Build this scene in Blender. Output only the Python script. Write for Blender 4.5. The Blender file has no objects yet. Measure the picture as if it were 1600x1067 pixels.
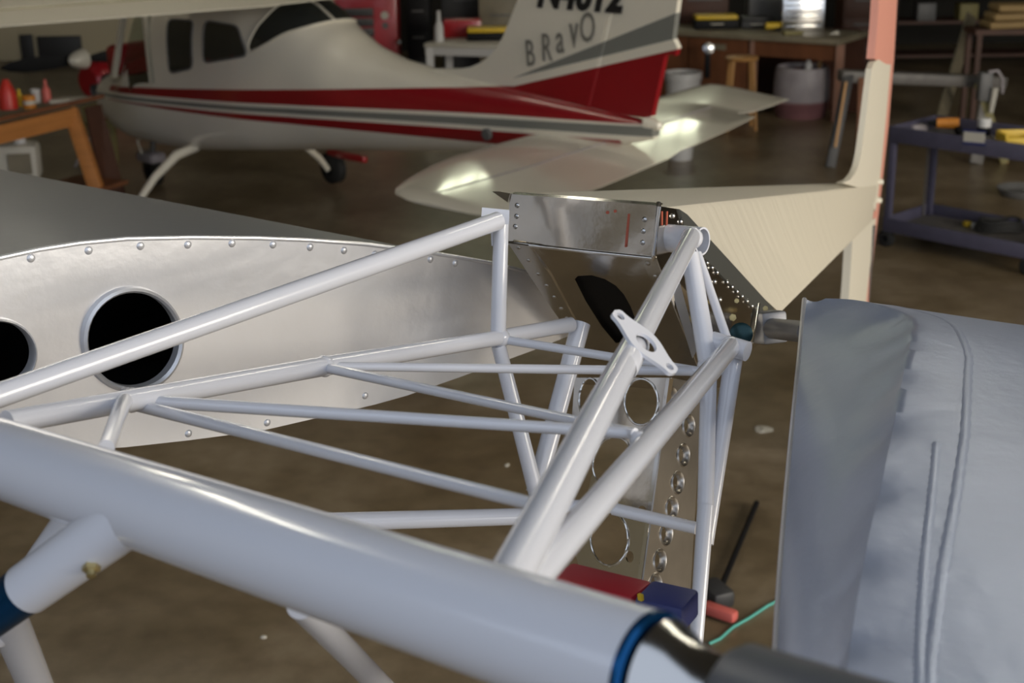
import bpy, bmesh, math, random
from mathutils import Vector, Matrix, Euler
from mathutils.geometry import delaunay_2d_cdt
random.seed(4)
sc = bpy.context.scene
COL = sc.collection
# ------------------------------------------------------------------ camera
F, PITCH, ROLL, H = 2222.0, 0.33, -0.015, 2.7
CAM = Vector((0, 0, H))
cd = bpy.data.cameras.new('camera'); cam = bpy.data.objects.new('camera', cd); COL.objects.link(cam)
cam.location = CAM
cd.sensor_width = 36; cd.lens = 36 * F / 1600
cd.clip_start = 0.05; cd.clip_end = 200
_m = Euler((math.pi/2 - PITCH, 0, 0)).to_matrix().to_4x4() @ Matrix.Rotation(ROLL, 4, 'Z')
cam.matrix_world = Matrix.Translation(CAM) @ _m
cd.dof.use_dof = True; cd.dof.focus_distance = 2.15; cd.dof.aperture_fstop = 6.3
sc.camera = cam
# ------------------------------------------------------------------ world, exposure, lights
w = bpy.data.worlds.new('world'); sc.world = w; w.use_nodes = True
bgn = w.node_tree.nodes['Background']; bgn.inputs[0].default_value = (0.76, 0.85, 1.0, 1); bgn.inputs[1].default_value = 1.05
sc.view_settings.view_transform = 'Standard'; sc.view_settings.look = 'None'
sc.view_settings.exposure = 0.0; sc.view_settings.gamma = 1.0; sc.view_settings.use_curve_mapping = False

def area(name, loc, target, sx, sy, power, color):
    ld = bpy.data.lights.new(name, 'AREA'); ld.shape = 'RECTANGLE'; ld.size = sx; ld.size_y = sy
    ld.energy = power; ld.color = color
    o = bpy.data.objects.new(name, ld); COL.objects.link(o); o.location = loc
    o.rotation_euler = (Vector(target) - Vector(loc)).to_track_quat('-Z', 'Y').to_euler()
    return o
# daylight coming through the big hangar door on the right, warm from the sunlit apron
area('door_daylight', (8.5, -1.0, 3.4), (0, 6.5, 1.2), 6.0, 4.2, 900, (1.0, 0.9, 0.74))
# ------------------------------------------------------------------ projection helpers (pixels of the photo -> places in the hangar)
S, Cc = math.sin(PITCH), math.cos(PITCH)
def ray(px, py):
    dx, dy = px - 800.0, py - 533.5
    u = dx*math.cos(ROLL) + dy*math.sin(ROLL); v = -dx*math.sin(ROLL) + dy*math.cos(ROLL)
    return Vector((u/F, Cc - v/F*S, -S - v/F*Cc))
def P(px, py, d): return CAM + ray(px, py)*d
def FZ(px, py, z=0.0):
    r = ray(px, py); return CAM + r*((z - H)/r.z)
def FY(px, py, y):
    r = ray(px, py); return CAM + r*(y/r.y)
class Pl:
    def __init__(s, a, b, c):
        s.o = Vector(a); s.n = (Vector(b)-s.o).cross(Vector(c)-s.o).normalized()
        if s.n.dot(CAM - s.o) < 0: s.n = -s.n
    def at(s, px, py, off=0.0):
        r = ray(px, py); return CAM + r*((s.o + s.n*off - CAM).dot(s.n)/r.dot(s.n))
UP = Vector((0, 0, 1))
# ------------------------------------------------------------------ materials
MATS = {}
def mat(name, col, rough=0.5, metal=0.0, coat=0.0, spec=0.5, noise=0.0, nscale=8.0, bump=0.0, bscale=40.0, trans=0.0, emit=None, es=1.0, col2=None, aniso=None):
    m = bpy.data.materials.new(name); m.use_nodes = True; nt = m.node_tree; b = nt.nodes['Principled BSDF']
    b.inputs['Base Color'].default_value = (*col, 1); b.inputs['Roughness'].default_value = rough
    b.inputs['Metallic'].default_value = metal; b.inputs['Coat Weight'].default_value = coat
    b.inputs['Coat Roughness'].default_value = 0.08
    b.inputs['Specular IOR Level'].default_value = spec
    b.inputs['Transmission Weight'].default_value = trans
    if emit: b.inputs['Emission Color'].default_value = (*emit, 1); b.inputs['Emission Strength'].default_value = es
    tc = nt.nodes.new('ShaderNodeTexCoord')
    if noise > 0 or col2:
        n = nt.nodes.new('ShaderNodeTexNoise'); n.inputs['Scale'].default_value = nscale; n.inputs['Detail'].default_value = 6
        mp = nt.nodes.new('ShaderNodeMapping'); nt.links.new(tc.outputs['Object'], mp.inputs[0]); nt.links.new(mp.outputs[0], n.inputs['Vector'])
        if aniso: mp.inputs['Scale'].default_value = aniso
        r = nt.nodes.new('ShaderNodeValToRGB'); r.color_ramp.elements[0].position = .3; r.color_ramp.elements[1].position = .7
        c2 = col2 or tuple(c*(1-noise) for c in col)
        r.color_ramp.elements[0].color = (*c2, 1); r.color_ramp.elements[1].color = (*col, 1)
        nt.links.new(n.outputs['Fac'], r.inputs[0]); nt.links.new(r.outputs[0], b.inputs['Base Color'])
    if bump > 0:
        n2 = nt.nodes.new('ShaderNodeTexNoise'); n2.inputs['Scale'].default_value = bscale; n2.inputs['Detail'].default_value = 4
        nt.links.new(tc.outputs['Object'], n2.inputs['Vector'])
        bp = nt.nodes.new('ShaderNodeBump'); bp.inputs['Strength'].default_value = bump; bp.inputs['Distance'].default_value = 0.01
        nt.links.new(n2.outputs['Fac'], bp.inputs['Height']); nt.links.new(bp.outputs[0], b.inputs['Normal'])
    MATS[name] = m; return m
M = MATS
mat('white_paint', (.64, .65, .70), .22, coat=.6)
mat('blue_anodized', (.006, .07, .20), .25, metal=.85)
mat('steel', (.5, .5, .5), .18, metal=1.0)
mat('dark_steel', (.15, .155, .17), .45, metal=.5)
mat('cadmium', (.55, .45, .22), .3, metal=.9, noise=.4, nscale=60)
mat('aluminium', (.74, .70, .64), .17, metal=1.0, noise=.12, nscale=14, bump=.08, bscale=18)
mat('aluminium_bright', (.8, .79, .77), .16, metal=1.0)
mat('aluminium_dull', (.55, .52, .48), .3, metal=1.0, noise=.3, nscale=9)
mat('grey_flange', (.15, .155, .145), .35, metal=.7)
mat('black', (.005, .005, .006), .6, spec=.25)
mat('silver_fabric', (.35, .40, .52), .36, metal=.4, bump=.12, bscale=30, noise=.08, nscale=5)
mat('silver_top', (.24, .245, .25), .42, metal=.5, bump=.05, bscale=30)
mat('silver_rib', (.66, .665, .69), .34, metal=.62, bump=.10, bscale=26, noise=.05, nscale=9)
mat('wing_shade', (.012, .012, .013), .9)  # near-black colour stands for shade inside the wing
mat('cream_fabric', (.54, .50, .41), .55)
mat('cream_paint', (.66, .62, .52), .5)
mat('salmon', (.68, .31, .24), .5)
mat('marker_red', (.36, .08, .045), .5)
mat('red_vinyl', (.35, .01, .02), .5)
mat('blue_vinyl', (.02, .03, .14), .5)
mat('red_paint', (.35, .012, .018), .3, coat=.4)
mat('red_plastic', (.5, .03, .02), .4)
mat('pink_red', (.55, .12, .10), .5)
mat('teal', (.10, .42, .36), .5)
mat('orange_wood', (.50, .20, .05), .55, noise=.25, nscale=3, aniso=(1, 1, 8))
mat('dark_wood', (.07, .025, .012), .6, noise=.3, nscale=4)
mat('brown_wood', (.19, .07, .028), .5, noise=.35, nscale=3, aniso=(4, 1, 1))
mat('bench_top', (.22, .19, .13), .5, noise=.3, nscale=5)
mat('stool_wood', (.50, .26, .08), .45, noise=.2, nscale=8)
mat('olive_wood', (.22, .19, .07), .6)
mat('paper', (.5, .48, .42), .7)
mat('white_plastic', (.55, .55, .55), .4)
mat('grey_plastic', (.25, .27, .30), .5)
mat('yellow', (.62, .42, .02), .45)
mat('orange', (.6, .22, .02), .45)
mat('cart_blue', (.075, .072, .115), .45, noise=.2, nscale=12)
mat('cart_grey', (.14, .13, .12), .5, noise=.3, nscale=14)
mat('rubber', (.012, .012, .012), .7)
mat('barrel', (.36, .33, .35), .5, noise=.25, nscale=6)
mat('barrel_pink', (.22, .10, .11), .5, noise=.3, nscale=6)
mat('maroon', (.11, .015, .018), .5)
mat('dark_grey', (.035, .035, .037), .5)
mat('mid_grey', (.12, .12, .12), .5)
mat('green_steel', (.012, .04, .045), .3, metal=.6)
mat('dark_glass', (.018, .022, .022), .06, spec=.8)
mat('leather_tan', (.30, .20, .08), .7)
mat('letter_black', (.012, .012, .014), .4)
mat('letter_grey', (.20, .19, .165), .5)
mat('red_band', (.28, .008, .014), .25, coat=.5)
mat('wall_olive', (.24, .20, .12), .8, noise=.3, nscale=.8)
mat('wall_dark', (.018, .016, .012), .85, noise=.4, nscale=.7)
mat('ceiling_grey', (.06, .055, .045), .9)
mat('lamp_glow', (.9, .9, .9), .5, emit=(1.0, .93, .75), es=30)
mat('window_glow', (.5, .5, .4), .5, emit=(.95, 1.0, .72), es=7)
mat('white_wall', (.5, .44, .30), .7)
gl = mat('clear_glass', (.85, .9, .9), .03, trans=0.0)
nt = gl.node_tree; out = nt.nodes['Material Output']; tr = nt.nodes.new('ShaderNodeBsdfTransparent'); gg = nt.nodes.new('ShaderNodeBsdfGlossy'); gg.inputs['Roughness'].default_value = .05
mx = nt.nodes.new('ShaderNodeMixShader'); mx.inputs[0].default_value = .14; tr.inputs[0].default_value = (.8, .85, .82, 1)
nt.links.new(tr.outputs[0], mx.inputs[1]); nt.links.new(gg.outputs[0], mx.inputs[2]); nt.links.new(mx.outputs[0], out.inputs[0])

def fabric_pleats():
    m = MATS['cream_fabric']; nt = m.node_tree; b = nt.nodes['Principled BSDF']
    tc = nt.nodes.new('ShaderNodeTexCoord'); dt = nt.nodes.new('ShaderNodeVectorMath'); dt.operation = 'DOT_PRODUCT'; dt.inputs[1].default_value = (.36, .93, 0)
    nt.links.new(tc.outputs['Object'], dt.inputs[0]); cx = nt.nodes.new('ShaderNodeCombineXYZ'); nt.links.new(dt.outputs['Value'], cx.inputs[0])
    wv = nt.nodes.new('ShaderNodeTexNoise'); wv.inputs['Scale'].default_value = 14; wv.inputs['Detail'].default_value = 2
    bp = nt.nodes.new('ShaderNodeBump'); bp.inputs['Strength'].default_value = .35; bp.inputs['Distance'].default_value = .02
    nt.links.new(cx.outputs[0], wv.inputs['Vector']); nt.links.new(wv.outputs['Fac'], bp.inputs['Height']); nt.links.new(bp.outputs[0], b.inputs['Normal'])
fabric_pleats()

def concrete():
    m = bpy.data.materials.new('concrete'); m.use_nodes = True; nt = m.node_tree; b = nt.nodes['Principled BSDF']
    tc = nt.nodes.new('ShaderNodeTexCoord')
    n1 = nt.nodes.new('ShaderNodeTexNoise'); n1.inputs['Scale'].default_value = .9; n1.inputs['Detail'].default_value = 9; n1.inputs['Roughness'].default_value = .62
    n2 = nt.nodes.new('ShaderNodeTexNoise'); n2.inputs['Scale'].default_value = 9; n2.inputs['Detail'].default_value = 5
    for n in (n1, n2): nt.links.new(tc.outputs['Object'], n.inputs['Vector'])
    r = nt.nodes.new('ShaderNodeValToRGB'); e = r.color_ramp.elements
    e[0].position = .33; e[0].color = (.115, .084, .043, 1); e[1].position = .68; e[1].color = (.29, .235, .165, 1)
    k = e.new(.5); k.color = (.185, .142, .087, 1)
    mxr = nt.nodes.new('ShaderNodeMixRGB'); mxr.blend_type = 'MULTIPLY'; mxr.inputs[0].default_value = .55
    r2 = nt.nodes.new('ShaderNodeValToRGB'); r2.color_ramp.elements[0].position = .3; r2.color_ramp.elements[0].color = (.55, .5, .45, 1); r2.color_ramp.elements[1].position = .6
    nt.links.new(n1.outputs['Fac'], r.inputs[0]); nt.links.new(n2.outputs['Fac'], r2.inputs[0])
    nt.links.new(r.outputs[0], mxr.inputs[1]); nt.links.new(r2.outputs[0], mxr.inputs[2])
    nt.links.new(mxr.outputs[0], b.inputs['Base Color']); b.inputs['Roughness'].default_value = .33
    M['concrete'] = m
concrete()
# ------------------------------------------------------------------ mesh helpers
def link(name, bm, m, parent=None, smooth=True, sharp=35, label=None, extra=None):
    bmesh.ops.remove_doubles(bm, verts=bm.verts, dist=1e-6)
    bmesh.ops.recalc_face_normals(bm, faces=bm.faces)
    me = bpy.data.meshes.new(name); bm.to_mesh(me); bm.free()
    if smooth:
        for p in me.polygons: p.use_smooth = True
        try: me.set_sharp_from_angle(angle=math.radians(sharp))
        except Exception: pass
    o = bpy.data.objects.new(name, me); COL.objects.link(o)
    ms = m if isinstance(m, (list, tuple)) else [m]
    for k in ms: me.materials.append(MATS[k])
    if parent is not None:
        o.parent = parent
        o.matrix_parent_inverse = Matrix.Translation(parent.location).inverted() if parent.type == 'EMPTY' and parent.parent is None and not parent.get('rot') else Matrix.Identity(4)
    if label: o['label'] = label
    return o
def thing(name, label, cat, loc=(0, 0, 0), group=None):
    o = bpy.data.objects.new(name, None); COL.objects.link(o); o.location = loc; o.empty_display_size = .1
    o['label'] = label; o['category'] = cat
    if group: o['group'] = group
    return o
def tag(o, label, cat, group=None, kind=None):
    o['label'] = label; o['category'] = cat
    if group: o['group'] = group
    if kind: o['kind'] = kind
    return o
def struct(o): o['kind'] = 'structure'; return o
def frame3(d):
    d = d.normalized(); a = d.orthogonal().normalized(); b = d.cross(a); return d, a, b
def tube(bm, p0, p1, r0, r1=None, seg=24, cap=True, mi=0):
    p0, p1 = Vector(p0), Vector(p1); r1 = r0 if r1 is None else r1
    d, a, b = frame3(p1-p0); R = []
    for p, r in ((p0, r0), (p1, r1)):
        R.append([bm.verts.new(p + (a*math.cos(t*2*math.pi/seg) + b*math.sin(t*2*math.pi/seg))*r) for t in range(seg)])
    fs = []
    for i in range(seg): fs.append(bm.faces.new((R[0][i], R[0][(i+1) % seg], R[1][(i+1) % seg], R[1][i])))
    if cap: fs.append(bm.faces.new(R[0][::-1])); fs.append(bm.faces.new(R[1]))
    for f in fs: f.material_index = mi
    return bm
def lathe(bm, p0, axis, prof, seg=32, mi=0):
    """prof: list of (distance along axis, radius)"""
    d, a, b = frame3(Vector(axis)); R = []
    for h, r in prof:
        R.append([bm.verts.new(Vector(p0) + d*h + (a*math.cos(t*2*math.pi/seg) + b*math.sin(t*2*math.pi/seg))*max(r, 1e-5)) for t in range(seg)])
    for k in range(len(R)-1):
        for i in range(seg):
            f = bm.faces.new((R[k][i], R[k][(i+1) % seg], R[k+1][(i+1) % seg], R[k+1][i])); f.material_index = mi
    return bm
def path_tube(bm, pts, rad, seg=12):
    pts = [Vector(p) for p in pts]; R = []
    for i, p in enumerate(pts):
        d = (pts[min(i+1, len(pts)-1)] - pts[max(i-1, 0)]).normalized()
        a = d.cross(UP); a = a.normalized() if a.length > .05 else d.orthogonal().normalized(); b = d.cross(a)
        r = rad[i] if isinstance(rad, (list, tuple)) else rad
        R.append([bm.verts.new(p + (a*math.cos(t*2*math.pi/seg) + b*math.sin(t*2*math.pi/seg))*r) for t in range(seg)])
    for k in range(len(R)-1):
        for i in range(seg): bm.faces.new((R[k][i], R[k][(i+1) % seg], R[k+1][(i+1) % seg], R[k+1][i]))
    bm.faces.new(R[0][::-1]); bm.faces.new(R[-1]); return bm
def box(bm, c, s, rz=0.0, bev=0.0, mtx=None, mi=0):
    t = bmesh.new(); bmesh.ops.create_cube(t, size=1.0)
    for v in t.verts: v.co = Vector((v.co.x*s[0], v.co.y*s[1], v.co.z*s[2]))
    if bev > 0: bmesh.ops.bevel(t, geom=t.edges[:], offset=bev, segments=2, affect='EDGES', profile=.5)
    mm = mtx or (Matrix.Translation(Vector(c)) @ Matrix.Rotation(rz, 4, 'Z'))
    vm = {v: bm.verts.new(mm @ v.co) for v in t.verts}
    for f in t.faces: bm.faces.new([vm[v] for v in f.verts]).material_index = mi
    t.free(); return bm
def bar(bm, p0, p1, wd, ht, up=UP, bev=.0, mi=0):
    """rectangular bar between two points"""
    p0, p1 = Vector(p0), Vector(p1); d = (p1-p0); L = d.length; d.normalize()
    s = d.cross(up); s = s.normalized() if s.length > .02 else d.orthogonal().normalized(); u = s.cross(d)
    mm = Matrix(((d.x, s.x, u.x, 0), (d.y, s.y, u.y, 0), (d.z, s.z, u.z, 0), (0, 0, 0, 1)))
    mm.translation = (p0+p1)/2
    return box(bm, None, (L, wd, ht), bev=bev, mtx=mm, mi=mi)
def plate(bm, outline, holes, fn, nrm, th, extra=()):
    """flat sheet from a 2D outline with holes; fn maps 2D -> 3D; nrm direction towards the viewer"""
    pts = []; faces = []
    def add(loop):
        s = len(pts); pts.extend([Vector(p[:2]) for p in loop]); faces.append(list(range(s, s+len(loop))))
    def ccw(l):
        a = sum(l[i][0]*l[(i+1) % len(l)][1]-l[(i+1) % len(l)][0]*l[i][1] for i in range(len(l)))
        return l if a > 0 else l[::-1]
    add(ccw(outline)); nh = len(holes)
    for h in holes: add(ccw(h))
    vs, es, fs, ov, oe, of = delaunay_2d_cdt(pts, [], faces, 1, 1e-6, True)
    top = [bm.verts.new(fn(v.x, v.y)) for v in vs]; bot = [bm.verts.new(v.co - nrm*th) for v in top]
    cnt = {}
    for f, o in zip(fs, of):
        if any(k > 0 for k in o) or 0 not in o: continue
        try:
            bm.faces.new([top[i] for i in f]); bm.faces.new([bot[i] for i in reversed(f)])
        except ValueError: continue
        for a, b in zip(f, f[1:]+f[:1]):
            if (b, a) in cnt: del cnt[(b, a)]
            else: cnt[(a, b)] = 1
    for a, b in cnt:
        try: bm.faces.new((top[b], top[a], bot[a], bot[b]))
        except ValueError: pass
    return bm
def ell(cx, cy, rx, ry, n=28, rot=0.0):
    return [(cx + rx*math.cos(t)*math.cos(rot) - ry*math.sin(t)*math.sin(rot), cy + rx*math.cos(t)*math.sin(rot) + ry*math.sin(t)*math.cos(rot)) for t in [2*math.pi*i/n for i in range(n)]]
def pxplate(name, outline, pl, th, m, parent, holes=(), off=0.0, label=None, sharp=35):
    bm = bmesh.new(); plate(bm, outline, list(holes), lambda x, y: pl.at(x, y, off), pl.n, th)
    return link(name, bm, m, parent, label=label, sharp=sharp)
def dome(bm, p, n, r, h=None, seg=12):
    h = h or r*.55
    return lathe(bm, Vector(p)-Vector(n)*r*.1, n, [(0, r*1.02), (r*.1, r)] + [(r*.1 + h*math.sin(t), r*math.cos(t)) for t in (.3, .6, .9, 1.2, 1.5)], seg=seg)
def letters(txt, name, size, origin, xd, yd, th, m, parent, shear=0.0, sx=1.0, bold=0.0):
    cu = bpy.data.curves.new(name, 'FONT'); cu.body = txt; cu.size = size; cu.shear = shear; cu.offset = bold; cu.extrude = th; cu.resolution_u = 3
    t = bpy.data.objects.new('tmp', cu); COL.objects.link(t); bpy.context.view_layer.update()
    me = bpy.data.meshes.new_from_object(t); bpy.data.objects.remove(t)
    xd = Vector(xd).normalized(); yd = Vector(yd); yd = (yd - xd*yd.dot(xd)).normalized(); z = xd.cross(yd)
    mm = Matrix(((xd.x*sx, yd.x, z.x, origin[0]), (xd.y*sx, yd.y, z.y, origin[1]), (xd.z*sx, yd.z, z.z, origin[2]), (0, 0, 0, 1)))
    me.transform(mm); me.name = name; me.materials.clear(); me.materials.append(MATS[m])
    o = bpy.data.objects.new(name, me); COL.objects.link(o)
    if parent is not None:
        o.parent = parent
        if parent.type == 'EMPTY' and not parent.get('rot'): o.matrix_parent_inverse = Matrix.Translation(parent.location).inverted()
    return o

# ================================================================== THE HANGAR
bm = bmesh.new(); box(bm, (2, 6, -.1), (30, 34, .2)); struct(link('floor', bm, 'concrete', smooth=False))
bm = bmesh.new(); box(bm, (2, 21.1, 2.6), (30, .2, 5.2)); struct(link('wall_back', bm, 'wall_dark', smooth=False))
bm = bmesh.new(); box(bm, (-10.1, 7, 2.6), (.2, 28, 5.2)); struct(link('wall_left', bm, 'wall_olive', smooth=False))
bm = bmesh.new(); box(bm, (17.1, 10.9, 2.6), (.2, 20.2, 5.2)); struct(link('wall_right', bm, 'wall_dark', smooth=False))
bm = bmesh.new(); box(bm, (2, 10.8, 5.3), (30, 20.8, .2)); struct(link('ceiling', bm, 'ceiling_grey', smooth=False))
for i, x in enumerate((-.6, 2.3)):
    WZ = (4.5, 4.3)[i]
    bm = bmesh.new(); box(bm, (x, 20.98, WZ), (1.3, .04, .5)); wdw = struct(link('window_%d' % (i+1), bm, 'window_glow', smooth=False))
    bm = bmesh.new()
    for a, b in (((-.67, 0), (.06, .60)), ((.67, 0), (.06, .60)), ((0, .27), (1.4, .06)), ((0, -.27), (1.4, .06)), ((0, 0), (.05, .54)), ((-.33, 0), (.03, .54)), ((.33, 0), (.03, .54))):
        box(bm, (x+a[0], 20.94, WZ+a[1]), (b[0], .05, b[1]))
    fr = link('window_frame', bm, 'dark_grey', wdw, smooth=False)
# pale panelled partition behind the nose of the parked aeroplane
bm = bmesh.new(); box(bm, (-7.4, 20.8, 1.6), (5.2, .3, 3.2)); struct(link('wall_partition', bm, 'white_wall', smooth=False))
# fluorescent battens
k = 0
for x, y in ((-2.6, 4.6), (2.4, 4.9), (-3.0, 9.0), (3.6, 9.4), (0.4, 14.5)):
    c = Vector((x, y, 4.9))
    bat = thing('ceiling_light', ('fluorescent ceiling light above the front left wing', 'fluorescent ceiling light above the front right wing', 'fluorescent ceiling light above the parked aeroplane', 'fluorescent ceiling light above the service cart', 'fluorescent ceiling light above the workbench')[k], 'light', c); k += 1
    bm = bmesh.new(); box(bm, c+Vector((0, 0, .1)), (.24, 2.5, .06), bev=.01); link('housing', bm, 'white_plastic', bat)
    for dx in (-.06, .06):
        bm = bmesh.new(); tube(bm, c+Vector((dx, -1.2, .04)), c+Vector((dx, 1.2, .04)), .016); link('fluorescent_tube', bm, 'lamp_glow', bat)
    for dy in (-.9, .9):
        bm = bmesh.new(); tube(bm, c+Vector((0, dy, .12)), c+Vector((0, dy, .32)), .01); link('hanger', bm, 'mid_grey', bat)
# ================================================================== FOREGROUND: AIRCRAFT UNDER CONSTRUCTION
ac = thing('aircraft_frame', 'unfinished light aircraft with white tube frame, silver wings and cream tail boom', 'aircraft', (0.3, 2.2, 0))
def wt(a, b, name='frame_tube', m='white_paint', cap=True, label=None):
    """a, b = (px, py, depth, width in px)"""
    bm = bmesh.new(); tube(bm, P(*a[:3]), P(*b[:3]), a[3]*a[2]/F/2, b[3]*b[2]/F/2, 28, cap)
    return link(name, bm, m, ac, label=label, sharp=50)
def lerpd(a, b, x, y):
    """point on the 3D segment a-b that projects nearest (x, y): perspective-correct depth"""
    t = ((x-a[0])*(b[0]-a[0])+(y-a[1])*(b[1]-a[1]))/((b[0]-a[0])**2+(b[1]-a[1])**2)
    return 1/((1-t)/a[2] + t/b[2])
# ---- spar carry-through
SA, SB = (-320, 609, 1.80), (1018, 1054, .945)
def sp(x): # centre line of the spar at pixel column x
    y = SA[1] + (SB[1]-SA[1])*(x-SA[0])/(SB[0]-SA[0]); return (x, y, lerpd(SA, SB, x, y))
spr = .0425
bm = bmesh.new(); tube(bm, P(*SA), P(*SB), .0395, spr, 48); spar = link('spar_tube', bm, 'white_paint', ac)
ax = (P(*SB)-P(*SA)).normalized(); E0 = P(*SB)
bm = bmesh.new(); lathe(bm, E0-ax*.004, ax, [(0, .03), (.0, .0428), (.004, .0428), (.007, .040), (.007, .03)], 48); link('end_ring', bm, 'blue_anodized', spar, label='blue ring at the end of the spar tube')
bm = bmesh.new(); lathe(bm, E0+ax*.004, ax, [(0, .02), (.004, .0398), (.010, .0375), (.018, .0335), (.028, .0295), (.040, .0272), (.052, .0268), (.052, .0285), (.058, .029), (.060, .0285), (.060, .01)], 48); link('spar_bearing', bm, 'steel', spar, label='polished steel flared fitting on the spar end')
bm = bmesh.new(); lathe(bm, E0+ax*.064, ax, [(-.004, .01), (-.004, .034), (.004, .039), (.13, .040), (.13, .01)], 32); link('spar_shaft', bm, 'dark_steel', spar, label='dark grey shaft running into the right wing')
# stub and blue strut going forward
q = sp(196); a = (196, 822, q[2]-.05)
wt((205, 804, q[2]-.028, 94), (44, 919, 1.375, 84), 'strut_socket', label='white socket welded to the spar')
wt((60, 907, 1.38, 79), (-95, 1015, 1.45, 75), 'forward_strut', 'blue_anodized', label='blue anodized forward strut')
ka, kb = P(205, 804, q[2]-.028), P(44, 919, 1.375); kd = (kb-ka).normalized(); kr_ = 88*1.37/F/2; rv = ray(143, 886)
best = None
for i in range(400):
    pt = CAM + rv*(1.30+i*.0003); off_ = (pt-ka) - kd*(pt-ka).dot(kd)
    if off_.length <= kr_: best = pt; break
s0 = best if best is not None else P(143, 886, 1.36); sn = ((s0-ka) - kd*(s0-ka).dot(kd)).normalized()
bm = bmesh.new(); s0 = s0 + sn*.006
lathe(bm, s0-sn*.012, sn, [(0, .009), (.003, .009)], 24); lathe(bm, s0-sn*.009, sn, [(0, .0085), (.0065, .0085), (.008, .006), (.008, 0)], 6); lathe(bm, s0, sn, [(-.002, .005), (.004, .0045), (.005, 0)], 14)
link('socket_bolt', bm, 'cadmium', ac, label='gold hex bolt on the white socket', sharp=20)
# ---- key nodes
FLu, TL = (-25, 626, 1.62, 40), (778, 345, 2.27, 29)
FLl, ML, RL, RLe = (10, 660, 1.58, 38), (507, 572, 2.02, 31), (781, 527, 2.30, 26), (892, 507, 2.42, 24)
FRu, TR = (786, 922, 1.05, 74), (1082, 368, 2.24, 28)
FRl, RR = (818, 922, 1.085, 56), (1142, 542, 2.16, 31)
LD = lerpd(FRl, RR, 1000, 690)
wt(FLu, TL); wt(FLl, ML); wt(ML, (784, 527, 2.30, 24)); wt((781, 527, 2.30, 24), RLe)
ur = wt(FRu, TR); lr = wt(FRl, RR)
# top cross tube with open end at the right
a, b = P(800, 349, 2.49), P(1098, 377, 2.25)
d = (b-a).normalized(); bm = bmesh.new(); lathe(bm, a, d, [(0, .0225), ((b-a).length, .0225), ((b-a).length, .0195), ((b-a).length-.12, .0195), ((b-a).length-.12, 0)], 36)
link('cross_tube', bm, 'white_paint', ac, label='white cross tube with open right end', sharp=50)
# verticals on the left rear
wt((783, 350, 2.28, 24), (778, 535, 2.30, 25))
wt((779, 540, 2.30, 23), (838, 772, 2.36, 25))
wt((908, 505, 2.44, 30), (836, 770, 2.38, 30))
for x, y, d, w_ in ((507, 572, 2.02, 32), (782, 528, 2.30, 29), (205, 625, 1.76, 37), (1140, 543, 2.16, 33), (1105, 572, 2.16, 30), (1081, 372, 2.235, 33), (998, 688, LD+.01, 28)):
    bm = bmesh.new(); c = P(x, y, d); lathe(bm, c-UP*w_*d/F*.54, UP, [(w_*d/F*.54*(1-math.cos(t*math.pi/8)), w_*d/F*.54*math.sin(t*math.pi/8)) for t in range(9)], 20); link('weld_joint', bm, 'white_paint', ac)
# horizontal bracing
wt((505, 572, 2.02, 14), (1098, 580, 2.16, 15)); wt((506, 574, 2.02, 16), (992, 677, LD+.01, 17))
wt((218, 626, 1.76, 20), (992, 677, LD+.015, 19)); wt((214, 633, 1.76, 20), (846, 791, 1.28, 22))
wt((790, 531, 2.30, 14), (1094, 580, 2.15, 14)); wt((958, 795, 2.30, 20), (1088, 825, 2.25, 20))
wt((500, 816, 2.05, 30), (846, 806, 2.20, 26)); wt((840, 790, 2.36, 22), (965, 792, 2.34, 20))
wt((197, 618, 1.75, 26), (166, 700, 1.44, 26))
wt((120, 800, 1.54, 54), (-10, 990, 1.62, 54))
# right rear
wt((1078, 398, 2.22, 28), (1108, 574, 2.16, 32)); wt((1090, 396, 2.24, 13), (1138, 536, 2.17, 15))
wt((1108, 560, 2.17, 26), (1102, 800, 2.1, 26)); wt((1147, 552, 2.18, 30), (1103, 850, 2.1, 24)); wt((1103, 790, 2.1, 27), (1086, 1025, 2.04, 22))
wt((1113, 533, 2.18, 32), (1168, 549, 2.15, 32), 'cross_tube')
wt((1000, 680, LD+.02, 15), (1086, 612, 2.2, 13))
# legs to the ground
def leg(p, q, w, r1, name='gear_leg'):
    bm = bmesh.new(); p0 = P(*p[:3]); p1 = P(*q[:3]); dd = (p1-p0); g = p0 + dd*((.14-p0.z)/dd.z); tube(bm, p0, g, w*p[2]/F/2, r1, 24); o = link(name, bm, 'white_paint', ac)
    bm = bmesh.new(); c = Vector((g.x, g.y, .14)); lathe(bm, c-Vector((.05, 0, 0)), (1, 0, 0), [(0, .05), (0, .12), (.02, .14), (.08, .14), (.1, .12), (.1, .05)], 28); link('wheel', bm, 'rubber', o)
    return o
leg((470, 945, 1.30, 0), (590, 1067, 1.62, 0), 46, .018); leg((2, 942, 1.56, 0), (62, 1085, 1.85, 0), 62, .022)
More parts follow.
